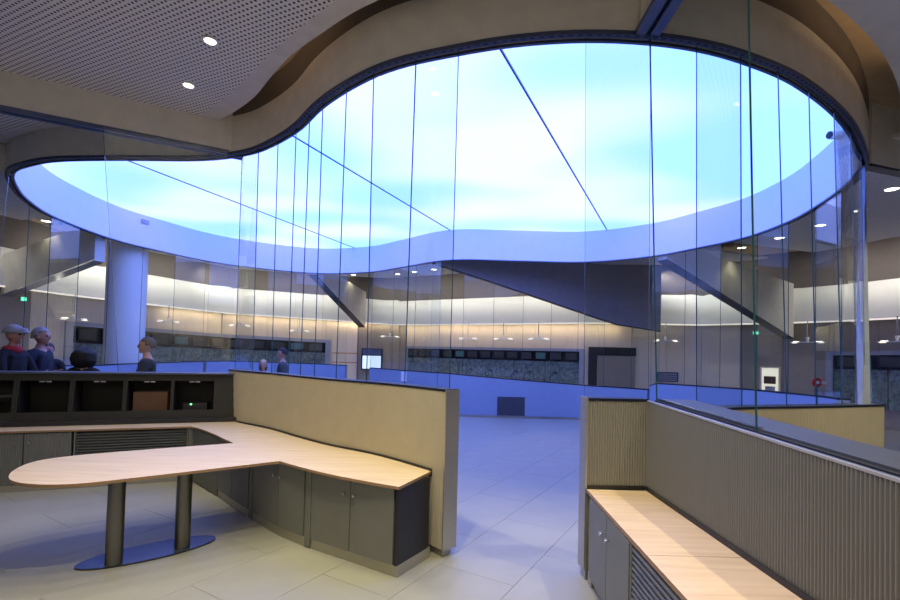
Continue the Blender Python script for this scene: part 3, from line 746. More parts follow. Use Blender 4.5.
def louvre(name, LP, t0, t1, z0, z1, side, n, label, grp):
    r = empty(name, (0, 0, 0), 0, label, 'louvre')
    s = side
    front('recess', LP, t0, t1, z0 - .01, z1 + .006, s * -.30, s * -.08, M['void'], r)
    for a, e in ((t0, t0 + .015), (t1 - .015, t1)): front('frame', LP, a, e, z0 - .01, z1 + .006, s * .012, s * -.08, M['door'], r)
    h = (z1 - z0) / n
    p0 = None
    for i in range(n):
        z = z0 + h * i
        a, e = t0 + .017, t1 - .017
        q = [LP.at(a, s * .010), LP.at(e, s * .010), LP.at(e, s * -.02), LP.at(a, s * -.02)]
        if p0 is None:
            b = MB(); b.hexa([(*v, zz - (0 if k < 2 else -.012)) for zz in (0, h * .32) for k, v in enumerate(q)]); p0 = b.build('slat', M['slat'], r); o = p0
        else: o = link(bpy.data.objects.new('slat', p0.data), r)
        o.location = (0, 0, z + .003)
    front('plinth', LP, t0, t1, .004, z0 - .01, 0, s * -.3, M['metal'], r)
    return r
lv = louvre('louvre_panel', LR, .06, 1.27, .09, .668, -1, 17, 'long black louvred panel under the console between cabinet and corner', '')
front('filler_strip', LR, -.03, .055, .012, .668, -.01, .3, M['door'], lv)
r = empty('storage_cabinet', (0, 0, 0), 0, 'grey cabinet side continuing left out of the frame', 'cabinet')
front('carcass', LR, 2.23, 3.2, .075, .676, .02, .40, M['black2'], r); front('door', LR, 2.235, 3.19, .08, .668, -.012, .015, M['door'], r); front('plinth', LR, 2.23, 3.2, .004, .075, 0, .36, M['metal'], r)

# ------------------------------------------------------------------ black monitor console
CO = Vector((-2.985, 6.675)); ce = Vector((-.936, -.352)).normalized()
con = empty('console', (CO.x, CO.y, 0), math.atan2(ce.y, ce.x), 'long black desk console with open equipment bays along the left glass', 'console')
# local: +x along the console to the left, +y towards the camera, front face at y = 0
slots = [(.31, .80), (.84, 1.345), (1.39, 1.92), (1.97, 2.487)]
xs = [.0] + [v for s_ in slots for v in s_] + [2.545, 2.80, 3.3]
ZB, ZS0, ZS1, ZT = .765, .865, 1.262, 1.345
fb = MB()
def fbox(x0, x1, z0, z1, t=.03): 
    tl = lambda z: -.075 * (z - ZB) / (ZT - ZB)
    fb.hexa([(x0 , tl(z0), z0), (x1, tl(z0), z0), (x1, tl(z0) - t, z0), (x0, tl(z0) - t, z0), (x0, tl(z1), z1), (x1, tl(z1), z1), (x1, tl(z1) - t, z1), (x0, tl(z1) - t, z1)])
fbox(0.02, 3.3, ZB, ZS0); fbox(.02, 3.3, ZS1, ZT)
prev = .02
for s0, s1 in slots + [(2.545, 2.86)]:
    fbox(prev, s0, ZS0, ZS1); prev = s1
fbox(2.86, 3.3, ZS0, ZS1); fbox(2.545, 2.86, 1.055, 1.085)
fb.build('front_frame', M['black2'], con)
b = MB(); b.box((.0, -.36, .707), (3.3, .095, ZB)); b.build('foot', M['black'], con)
b = MB(); b.box((.02, -.37, ZB), (3.3, -.355, ZT)); b.box((.02, -.355, ZB), (3.3, -.04, ZB + .01)); b.build('back_board', M['void'], con)
b = MB(); b.box((.0, -.42, ZT), (3.32, -.03, ZT + .022)); b.build('top_board', M['cap'], con)
b = MB(); b.hexa([(-.012, .004, .707), (.02, .004, .707), (.02, -.37, .707), (-.012, -.37, .707), (-.012, -.08, ZT), (.02, -.08, ZT), (.02, -.37, ZT), (-.012, -.37, ZT)]); b.build('end_board', M['black2'], con)
for i, (s0, s1) in enumerate(slots):
    for x in (s0 - .018, s1 + .002): b = MB(); b.box((x, -.35, ZS0 - .02), (x + .016, -.085, ZS1 + .03)); b.build('divider', M['void'], con)
    b = MB(); xm = (s0 + s1) / 2
    for x in (xm - .035, xm + .035): b = MB(); b.box((x - .028, -.085, ZS1 - .022), (x + .028, -.06, ZS1 - .006)); b.build('bay_catch', M['chrome'], con)
    seam = MB(); tl = lambda z: -.075 * (z - ZB) / (ZT - ZB)
    seam.hexa([(s1 + .018, tl(ZB) + .0015, ZB), (s1 + .024, tl(ZB) + .0015, ZB), (s1 + .024, tl(ZB) - .01, ZB), (s1 + .018, tl(ZB) - .01, ZB),
               (s1 + .018, tl(ZT) + .0015, ZT), (s1 + .024, tl(ZT) + .0015, ZT), (s1 + .024, tl(ZT) - .01, ZT), (s1 + .018, tl(ZT) - .01, ZT)]); seam.build('seam', M['void'], con)
def on_con(x, y, z): 
    q = CO + ce * x + Vector((ce.y * -1, ce.x)) * y   # left normal of ce is +y local
    return (q.x, q.y, z)
bxo = empty('cardboard_box', on_con(1.09, -.2, ZB + .012), con.rotation_euler[2], 'brown cardboard box inside the second console bay from the right', 'box')
b = MB(); b.box((-.2, -.1, 0), (.2, .08, .33)); b.build('body', M['brown'], bxo)
b = MB(); b.box((-.21, -.05, 0), (.21, .135, .006)); b.build('flap', M['edge'], bxo)
dv = empty('equipment_box', on_con(.55, -.2, ZB + .012), con.rotation_euler[2], 'small black device with a green light in the rightmost console bay', 'device')
b = MB(); b.box((-.15, -.1, 0), (.15, .09, .17)); b.box((-.13, .09, .02), (.13, .094, .15)); b.build('case', M['black'], dv)
b = MB(); b.lathe([(.013, 0), (.009, .006)], (.05, .09, .155), 10, axis='y'); b.build('indicator_light', M['led'], dv)

# ------------------------------------------------------------------ right worktop and cabinets
rw = empty('worktop', (0, 0, 0), 0, 'long straight pale maple worktop along the right ribbed partition', 'worktop')
fx = lambda y: 1.082 - .03 * (3.70 - y)
for y0, y1 in ((3.645, 2.46), (2.456, 1.0), (.996, -2.4)):
    b = MB(); b.prism([(fx(y0), y0), (fx(y1), y1), (X_R - .02, y1), (X_R - .02, y0)][::-1], .678, .705, 0, 1)
    b.build('board', [M['maple2'], M['edge']], rw)
RF = Path([(fx(3.64) + .012, 3.64), (fx(-2.4) + .012, -2.4)])   # heading to camera; right-hand side is -x = our booth
r = empty('storage_cabinet', (0, 0, 0), 0, 'grey two-door cabinet at the far end of the right worktop', 'cabinet')
front('carcass', RF, .10, .94, .085, .676, -.003, -.38, M['black2'], r)
for k, (a, e) in enumerate(((.10, .505), (.515, .93))):
    m = MB(); m.strip(RF.run(a, e, .5, .016), RF.run(a, e, .5, -.002), .09, .668, smooth=False); dr = m.build('door', M['door'], r)
    knob(dr, RF, (e - .05) if k == 0 else (a + .06), .54, .016, .016)
front('plinth', RF, .10, .94, .004, .085, -.03, -.36, M['metal'], r)
ep = tag(empty('end_panel'), 'black end strip beside the pillar'); ep.parent = r
front('board', RF, .003, .094, .09, .676, -.01, -.38, M['black'], ep); front('plinth', RF, .003, .094, .004, .09, -.005, -.36, M['metal'], ep)
louvre('louvre_panel', RF, .945, 2.05, .09, .668, 1, 17, 'black louvred panel under the right worktop', '')
r = empty('storage_cabinet', (0, 0, 0), 0, 'grey cabinet under the near end of the right worktop', 'cabinet')
front('carcass', RF, 2.06, 3.9, .085, .676, -.003, -.38, M['black2'], r); front('door', RF, 2.065, 2.9, .09, .668, .016, -.002, M['door'], r); front('door', RF, 2.91, 3.89, .09, .668, .016, -.002, M['door'], r)
front('plinth', RF, 2.06, 3.9, .004, .085, -.03, -.36, M['metal'], r)
# black strips stand in for the shaded gap behind both worktops
b = MB(); b.box((X_R - .019, -2.4, .66), (X_R - .010, 3.66, .735)); b.build('gap_shade_strip', M['black'], rw)
b = MB(); b.strip([(1.085, 3.646), (X_R - .019, 3.668)], [(1.085, 3.654), (X_R - .019, 3.676)], .66, .735, smooth=False); b.build('gap_shade_strip', M['black'], rw)
b = MB(); b.strip(pl.run(.5, pl.len - .15, .1, .021), pl.run(.5, pl.len - .15, .1, .009), .66, .725); b.build('gap_shade_strip', M['black'], wt)

# ------------------------------------------------------------------ ceiling downlights
def downlight(x, y, z, label, group, power, size=.058, blend=.5, ang=90):
    t = empty('downlight', (x, y, z), 0, label, 'ceiling light', group)
    b = MB(); b.lathe([(size, -.012), (size + .018, -.010), (size + .02, .0), (size, .002)], n=24, caps=False); b.build('trim_ring', M['white'], t)
    b = MB(); b.lathe([(.002, -.006), (size - .004, -.006), (size - .004, .0)], n=24); b.build('lens', M['lamp'], t)
    if power:
        l = bpy.data.lights.new('downlight_lamp', 'SPOT'); l.energy = power; l.color = WARM; l.spot_size = math.radians(ang); l.spot_blend = blend; l.shadow_soft_size = .05
        o = bpy.data.objects.new('downlight_lamp', l); COL.objects.link(o); o.parent = t; o.location = (0, 0, -.03)
    return t
DG = 'recessed downlights in the near perforated ceiling'
downlight(-2.46, 4.60, Z_CEIL, 'round downlight in the near ceiling, right one of the pair', DG, SPOT_W)
downlight(-3.12, 5.40, Z_CEIL, 'round downlight in the near ceiling close to the left bulkhead', DG, SPOT_W)
for x, y in ((-1.80, 3.80), (-1.14, 3.0), (-.48, 2.2), (.18, 1.4)):
    downlight(x, y, Z_CEIL, '%s round downlight above the photographer, counting from the window end' % {-1.8: 'first', -1.14: 'second', -.48: 'third', .18: 'fourth'}[x], DG + ' overhead', SPOT_W if x < -1 else SPOT1_W)
for x, y in ((-4.6, -2.2), (-1.6, -2.6), (.9, -2.6)):
    downlight(x, y, Z_CEIL, 'added wide fill light out of view at the rear %s of the near booth' % {-4.6: 'left', -1.6: 'middle', .9: 'right'}[x], 'added fill lights at the rear of the near booth', REAR_FILL_W, .09, .15, 174)  # unseen lamps added to brighten the ring fascia
for nm, (x, y), (qx, qy), lab in (('left', (-2.75, 5.30), (-1.55, 4.35), 'added warm fill light, unseen on top of the near ceiling edge'), ('right', (3.3, 3.75), (5.0, 4.9), 'added warm fill light, unseen on top of the right booth ceiling edge')):  # lamps added out of view to brighten the brown slab
    d = Vector((qx - x, qy - y)); t = empty('slab_fill_light', ((x + qx) / 2, (y + qy) / 2, Z_CEIL + .062), math.atan2(d.y, d.x), lab, 'fill light')
    b = MB(); b.box((-d.length / 2, -.03, 0), (d.length / 2, .03, .03)); b.build('housing', M['white'], t)
    b = MB(); b.box((-d.length / 2 + .02, -.022, .0302), (d.length / 2 - .02, .022, .036)); b.build('tube', M['slabfill'], t)
OG = 'small downlights in the far ceilings'
fd = [((-10.1, 11.6), 'far downlight nearest the left edge, behind the far left glass'), ((-9.9, 13.9), 'far downlight just beside the white column'),
      ((-3.9, 18.6), 'far downlight right of the pale slanting bulkhead, first from the left'), ((-2.1, 18.2), 'far downlight right of the pale slanting bulkhead, second from the left'),
      ((-1.4, 17.6), 'far downlight right of the pale slanting bulkhead, third from the left'), ((-.65, 17.0), 'far downlight close to the tip of the dark slanting bulkhead'),
      ((7.62, 8.1), 'downlight at the right edge, nearest of the right row'), ((8.1, 9.28), 'downlight in the right row, second from the right edge'), ((8.15, 10.35), 'downlight in the right row, third from the right edge'),
      ((8.05, 11.5), 'downlight in the right row, fourth from the right edge'), ((7.8, 12.6), 'downlight in the right row beside the right slanting bulkhead')]
for (x, y), lab in fd: downlight(x, y, Z_CEIL, lab, OG, 14, .10)
# right neighbour booth and left neighbour booth lamps
for (x, y), lab in (((2.9, 2.6), 'downlight over the next booth at right, near the glass'), ((4.6, 3.6), 'downlight over the next booth at right, middle'), ((5.8, 4.6), 'downlight over the next booth at right, far side')):
    downlight(x, y, Z_CEIL, lab, 'downlights of the right booth', SPOT2_W)

# ------------------------------------------------------------------ far windows, doors, panels, lamps
def wpt(t, o=0): return wallpath.at(t, o)
def far_window(idx, t0, t1, z0, zl, zr, frame, label, nmon, split=.62, mons_label=''):
    r = empty('window_%d' % idx, (0, 0, 0), 0, label, kind='structure')
    zf = lambda t: zl + (zr - zl) * (t - t0) / (t1 - t0)
    def band(name, a, e, fz0, fz1, o0, o1, m):
        ts_ = [a + (e - a) * i / 12 for i in range(13)]
        b = MB(); b.strip([wpt(t, o0) for t in ts_], [wpt(t, o1) for t in ts_], [fz0(t) for t in ts_], [fz1(t) for t in ts_], smooth=False); return b.build(name, m, r)
    band('frame_top', t0, t1, lambda t: zf(t) - frame, zf, .09, .0, M['frame'])
    for a, e in ((t0, t0 + frame * 1.6), (t1 - frame * 1.6, t1)): band('frame_side', a, e, lambda t: z0, lambda t: zf(t) - frame, .09, .0, M['frame'])
    a, e = t0 + frame * 1.6, t1 - frame * 1.6
    zm = lambda t: zf(t) - frame - (zf(t) - frame - .9) * .36
    band('dark_band', a, e, zm, lambda t: zf(t) - frame, .045, .03, M['boothdark'])
    n = max(1, round((e - a) / 1.25))
    for i in range(n):
        band('pane', a + (e - a) * i / n + .012, a + (e - a) * (i + 1) / n - .012, lambda t: z0, lambda t: zm(t) - .02, .05, .03, M['boothglass'])
    band('mullion', a, e, lambda t: zm(t) - .02, lambda t: zm(t), .055, .03, M['black'])
    for i in range(nmon):
        t = a + (e - a) * (i + .5) / nmon; wd = (e - a) / nmon * .36; hh = (zf(t) - frame - zm(t)) * .36; zc = (zf(t) - frame + zm(t)) / 2
        q = empty('monitor', (*wpt(t, .11), zc - hh), math.atan2(*reversed(wallpath.dir(t))), ORD[i] + ' ' + mons_label, 'monitor', 'small monitors in a row in ' + mons_label.split(' in ')[-1])
        b = MB(); b.box((-wd, -.03, 0), (wd, .02, 2 * hh)); b.build('case', M['black'], q)
        b = MB(); b.box((-wd * .86, -.036, hh * .2), (wd * .86, -.03, hh * 1.85)); b.build('screen', M['screen_dim'] if i % 6 != 4 else M['teal'], q)
    return r
off_ = 1.9
wt_of = lambda x, y: wallpath.near((x, y))
import_pts = {}
T = lambda s: s + (Vector((-12.53, 10.6)) - Vector(WALLP[0])).length * 0  # wall arc from the path itself
wS = wallpath.near
far_window(11, wS((-11.66, 14.2)), wS((-5.2, 20.45)), .5, 2.44, 2.20, .13, 'long blue-grey framed booth window behind the white column', 12, mons_label='dark monitor from the left in the long left booth window')
far_window(12, wS((-1.95, 20.6)), wS((4.85, 16.93)), .5, 2.02, 2.02, .10, 'long framed booth window in the middle of the far wall', 13, mons_label='dark monitor from the left in the middle booth window')
far_window(13, wS((11.15, 13.9)), wS((12.45, 9.9)), .5, 2.06, 2.14, .11, 'framed booth window at the right edge', 4, mons_label='dark monitor from the left in the right booth window')
# far door
def far_panel(name, t0, t1, z0, z1, o0, o1, m, parent=None):
    b = MB(); b.strip(wallpath.run(t0, t1, .5, o0), wallpath.run(t0, t1, .5, o1), z0, z1, smooth=False); return b.build(name, m, parent)
ta, tb = wS((4.98, 16.85)), wS((6.6, 16.72))
d1 = empty('door_1', (0, 0, 0), 0, 'plain pale door in a dark surround on the far wall', kind='structure')
far_panel('frame', ta, ta + .28, .005, 2.10, .07, .0, M['black'], d1); far_panel('frame', ta + .28, tb, 1.80, 2.10, .07, .0, M['black'], d1); far_panel('leaf', ta + .29, tb - .02, .01, 1.79, .06, .0, M['beige_d'], d1)
b = MB(); x, y = wpt(ta + .42, .09); b.tube((x, y, 1.0), (x + .12, y - .02, 1.0), .014); b.build('door_handle', M['chrome'], d1)
# wood panel with two orange strips and the dark panel with the television
ta, tb = wS((-5.1, 20.45)), wS((-4.05, 20.6))
p1 = empty('wall_panel', (0, 0, 0), 0, 'pale wood wall panel with two orange strips beside the left booth window', 'panel')
far_panel('board', ta, tb, .01, 3.0, .10, .002, M['beige'], p1)
for z in (1.62, 1.22): far_panel('strip', ta, tb, z, z + .05, .105, .10, M['orange'], p1)
ta, tb = wS((-4.0, 20.6)), wS((-2.2, 20.8))
p2 = empty('wall_panel', (0, 0, 0), 0, 'grey-brown wall panel behind the lit television', 'panel')
far_panel('board', ta, tb, .01, 3.0, .12, .002, M['beige_d'], p2); 
tv = empty('television', (0, 0, 0), 0, 'lit television on the dark panel at the far wall', 'television')
ta, tb = wS((-3.85, 20.6)), wS((-2.95, 20.75))
far_panel('case', ta, tb, .95, 1.88, .30, .125, M['black'], tv); far_panel('screen', ta + .05, tb - .08, 1.0, 1.56, .315, .302, M['tv'], tv)
far_panel('upper_panel', ta + .05, tb - .08, 1.60, 1.84, .315, .302, M['rail_blue'], tv)
# wall grille, lit doorway, exit signs, red sign
ta = wS((7.3, 16.65)); g = empty('wall_grille', (0, 0, 0), 0, 'small grey grille on the pale far wall', 'grille')
far_panel('frame', ta, ta + .75, .93, 1.27, .05, .002, M['cap'], g)
for i in range(4): far_panel('slat', ta + .05, ta + .70, .97 + i * .07, 1.01 + i * .07, .06, .05, M['frame'], g)
ta = wS((10.1, 15.2)); d2 = empty('door_2', (0, 0, 0), 0, 'narrow lit doorway behind the right glass', kind='structure')
far_panel('opening', ta, ta + .45, .6, 1.52, .03, .002, M['lit_room'], d2); far_panel('picture', ta + .06, ta + .38, 1.02, 1.26, .05, .03, M['brown'], d2); far_panel('cabinet', ta + .1, ta + .36, .6, .94, .06, .03, M['frame'], d2)
for z0, z1, a, e in ((.6, 1.56, -.05, 0), (.6, 1.56, .45, .5), (1.52, 1.56, 0, .45)): far_panel('frame', ta + a, ta + e, z0, z1, .05, .002, M['beige'], d2)
def exit_sign(t, z, label):
    q = empty('exit_sign', (*wpt(t, .18), z), math.atan2(*reversed(wallpath.dir(t))), label, 'sign')
    b = MB(); b.box((-.085, -.03, 0), (.085, .03, .12)); b.build('case', M['frame'], q)
    b = MB(); b.box((-.07, -.036, .015), (.07, -.03, .105)); b.build('lit_face', M['green'], q)
exit_sign(wS((10.0, 15.3)), 2.58, 'small glowing green sign high up behind the right glass')
exit_sign(wS((-11.95, 12.9)), 2.88, 'small glowing green sign under the soffit at far left')
q = empty('round_sign', (6.05, 7.75, 0), 0, 'small round red and white sign on a thin post behind the curved partition', 'sign')
b = MB(); b.lathe([(.012, .01), (.012, 1.35)], n=10); b.lathe([(.1, .004), (.1, .015)], n=16); b.build('post', M['cap'], q)
b = MB(); b.lathe([(.075, -.014), (.075, .006)], (0, 0, 1.40), 20, axis='y'); b.build('disc', M['red'], q)
b = MB(); b.box((-.03, -.020, 1.375), (.03, -.0145, 1.425)); b.build('symbol', M['paper'], q)
# blue floor-level grille on the far parapet and a paper notice
def on_ring_panel(name, t0, t1, z0, z1, o, m, parent=None, dp=.012):
    b = MB(); b.strip(ring.run(t0, t1, .1, o), ring.run(t0, t1, .1, o - dp), z0, z1, smooth=False); return b.build(name, m, parent)
g = empty('parapet_grille', (0, 0, 0), 0, 'square dark grille low on the blue parapet seen through the doorway', 'grille')
s_ = rs(1.70, 13.0)
on_ring_panel('frame', s_ - .40, s_ + .36, .07, .58, -.001, M['cap'], g, .014)
for i in range(8): on_ring_panel('slat', s_ - .37, s_ + .33, .10 + i * .056, .138 + i * .056, -.016, M['cap'], g, .006)
s_ = rs(-1.35, 14.25)
tag(on_ring_panel('notice', s_ - .14, s_ + .12, .86, 1.15, -.001, M['paper'], None, .004), 'white paper notice taped to the blue far parapet', 'notice')
s_ = rs(-7.2, 14.4)
tag(on_ring_panel('sensor', rs(-8.2, 12.4) - .1, rs(-8.2, 12.4) + .1, 4.98, 5.08, -.001, M['frame'], None, .03), 'small square sensor on the white ring band at left', 'sensor')
q = empty('security_camera', (5.86, 6.98, 5.13), 0, 'white cylindrical camera on the ring band at right', 'camera')
b = MB(); b.tube((-.26, -.04, .0), (-.02, .0, .02), .06, 20); b.build('body', M['white'], q)
b = MB(); b.tube((-.275, -.0425, -.001), (-.258, -.04, .0), .05, 20); b.build('front_glass', M['black'], q)
b = MB(); b.tube((-.12, -.02, .015), (.05, .0, .035), .025, 12); b.build('bracket', M['frame'], q)

# pendant uplighters in front of the far wall
def pendant(x, y, z, ztop, label, rz=0, size=.45, power=UP_W):
    t = empty('pendant_lamp', (x, y, z), rz, label, 'pendant lamp', 'winged pendant uplighters along the far wall')
    b = MB(); b.lathe([(.014, .03), (.014, ztop - z - .004)], n=10); b.build('rod', M['chrome'], t)
    b = MB(); b.lathe([(.05, .16), (.035, .10), (.03, .03)], n=16); b.build('collar', M['white'], t)
    b = MB()
    n = 24; P = [(size * math.cos(2 * math.pi * i / n), .10 * math.sin(2 * math.pi * i / n)) for i in range(n)]
    b.prism(P, .0, .028); b.build('wing', M['white'], t)
    b = MB()
    for s in (-1, 1): b.lathe([(.085, .0285), (.07, .036)], (s * size * .62, 0, 0), 16)
    b.build('upper_lens', M['uplamp'], t)
    b = MB()
    for s in (-1, 1): b.lathe([(.06, -.010), (.075, -.0005)], (s * size * .72, 0, 0), 16)
    b.build('lower_lens', M['downlens'], t)
    return t
pts = [((-10.9, 13.6), 2.45, 'leftmost of the winged pendant lamps, before the left booth window'), ((-9.85, 16.4), 2.6, 'winged pendant lamp just right of the white column'),
       ((-8.3, 18.5), 2.62, 'winged pendant lamp over the left booth window, third along'), ((-6.2, 19.3), 2.5, 'winged pendant lamp near the right end of the left booth window'),
       ((-2.55, 19.9), 2.38, 'winged pendant lamp in front of the lit television'), ((.7, 18.4), 2.32, 'winged pendant lamp over the left part of the middle window'), ((2.0, 17.7), 2.32, 'winged pendant lamp over the centre of the middle window'),
       ((3.2, 17.0), 2.33, 'winged pendant lamp over the right part of the middle window'), ((7.3, 15.9), 2.33, 'winged pendant lamp by the small grey grille'), ((10.35, 13.6), 2.30, 'winged pendant lamp behind the right glass'), ((11.0, 11.55), 2.28, 'winged pendant lamp at the right edge')]
for (x, y), z, lab in pts:
    t = trimpath.near((x, y)); pendant(x, y, z, zt(t), lab, math.atan2(*reversed(trimpath.dir(t))))
# strip lights hidden in the cove wash the white curve from above
cuts = [0] + [trimpath.near(q) for q in ((-11.75, 12.4), (-3.8, 20.2), (6.6, 16.3), (10.3, 14.3))] + [Lt]
spans = []
for a, b in zip(cuts, cuts[1:]):
    a += .8; b -= .8; k = max(1, round((b - a) / 2.8)); spans += [(a + (b - a) * i / k, a + (b - a) * (i + 1) / k) for i in range(k)]
for a, b in spans:
    t = (a + b) / 2; d = trimpath.dir(t); p = Vector(trimpath.at(t, .55))
    l = bpy.data.lights.new('cove_lamp', 'AREA'); l.shape = 'RECTANGLE'; l.size = b - a; l.size_y = .08; l.energy = 9.5 * (b - a); l.color = (1.0, .95, .88)
    o = bpy.data.objects.new('cove_lamp', l); COL.objects.link(o)
    o.location = (p.x, p.y, 4.72)
    tgt = Vector((*trimpath.at(t, -.1), zt(t) + .95)); dv_ = (tgt - o.location)
    z_ = -dv_.normalized(); x_ = Vector((d.x, d.y, 0)); y_ = z_.cross(x_).normalized(); x_ = y_.cross(z_)
    o.rotation_euler = Matrix((x_, y_, z_)).transposed().to_euler()

tw = [trimpath.near((-10.2, 16.8)) + (trimpath.near((6.0, 16.4)) - trimpath.near((-10.2, 16.8))) * i / 50 for i in range(51)]
b = MB(); b.strip([trimpath.at(t, -.05) for t in tw], [trimpath.at(t, -.12) for t in tw], [zt(t) - .006 for t in tw], [zt(t) - .001 for t in tw]); b.build('wall_fill_strip', M['wallfill'], cv)  # hidden glowing strip added to brighten the far wall

# microphones standing behind the far desks
for i, (x, y) in enumerate(((.6, 16.6), (1.25, 16.3), (2.1, 15.9), (2.5, 15.7), (3.3, 15.4), (-6.6, 15.6), (-6.25, 15.75), (-5.7, 15.95))):
    q = empty('desk_lamp', (x, y, 0), 0, ORD[i if i < 5 else i - 5] + ' gooseneck fitting from the left ' + ('before the middle booth window' if i < 5 else 'before the long left booth window'), 'lamp', 'gooseneck fittings beyond the far parapet')
    b = MB(); b.lathe([(.10, .004), (.10, .02)], n=14); b.lathe([(.018, .02), (.018, 1.08)], n=8); b.build('post', M['cap'], q)
    b = MB(); b.tube((0, 0, 1.08), (.14, -.05, 1.22), .02, 8); b.tube((.14, -.05, 1.22), (.22, -.08, 1.16), .05, 10, 0, .035); b.build('head', M['cap'], q)

# ------------------------------------------------------------------ people
def skin_mesh(joints, bones, vox, name):
    """joints: name -> (pos, radius); one continuous surface from a skinned skeleton, voxel-joined"""
    keys = list(joints); me = bpy.data.meshes.new(name); me.from_pydata([joints[k][0] for k in keys], [(keys.index(a), keys.index(b)) for a, b in bones], [])
    o = bpy.data.objects.new(name, me); COL.objects.link(o)
    m = o.modifiers.new('s', 'SKIN'); m.use_smooth_shade = True
    for i, k in enumerate(keys):
        v = me.skin_vertices[0].data[i]; r = joints[k][1]; v.radius = r if isinstance(r, tuple) else (r, r); v.use_root = (i == 0)
    o.modifiers.new('b', 'SUBSURF').levels = 1
    dg = bpy.context.evaluated_depsgraph_get(); dg.update()
    out = bpy.data.meshes.new_from_object(o.evaluated_get(dg)); bpy.data.objects.remove(o)
    return out
def merge_remesh(meshes, vox, name):
    bm = bmesh.new()
    for m in meshes: bm.from_mesh(m)
    me = bpy.data.meshes.new(name); bm.to_mesh(me); bm.free()
    o = bpy.data.objects.new(name, me); COL.objects.link(o)
    r = o.modifiers.new('r', 'REMESH'); r.mode = 'VOXEL'; r.voxel_size = vox; r.use_smooth_shade = True
    s = o.modifiers.new('s', 'SMOOTH'); s.factor = .5; s.iterations = 2
    dg = bpy.context.evaluated_depsgraph_get(); dg.update()
    out = bpy.data.meshes.new_from_object(o.evaluated_get(dg)); bpy.data.objects.remove(o)
    for p in out.polygons: p.use_smooth = True
    return out
def head_mesh(c):
    bm = bmesh.new(); bmesh.ops.create_uvsphere(bm, u_segments=28, v_segments=20, radius=1)
    for v in bm.verts:
        x, y, z = v.co
        jaw = max(0, -z); v.co.x = x * (.074 - .020 * jaw); v.co.y = y * (.094 - .016 * jaw) + (-.012 * jaw); v.co.z = z * .115
        # face looks to -y: flatten it a little, brow and eye sockets
        if y < -.5 and -.2 < z < .2: v.co.y += .006
    bmesh.ops.transform(bm, matrix=Matrix.Translation(c), verts=bm.verts)
    def blob(p, s):
        r = bmesh.ops.create_uvsphere(bm, u_segments=12, v_segments=8, radius=1)
        for v in r['verts']: v.co = Vector((v.co.x * s[0], v.co.y * s[1], v.co.z * s[2])) + Vector(c) + Vector(p)
    blob((0, -.094, -.012), (.014, .020, .026)); blob((0, -.102, -.028), (.017, .014, .011))      # nose
    blob((0, -.082, -.062), (.024, .010, .006)); blob((0, -.080, -.074), (.021, .010, .007))      # lips
    blob((0, -.070, -.098), (.022, .018, .016))                                                    # chin
    for s in (-1, 1):
        blob((s * .074, .008, -.012), (.010, .022, .034)); blob((s * .03, -.082, .022), (.022, .010, .007))   # ears, brows
    me = bpy.data.meshes.new('h'); bm.to_mesh(me); bm.free(); return me
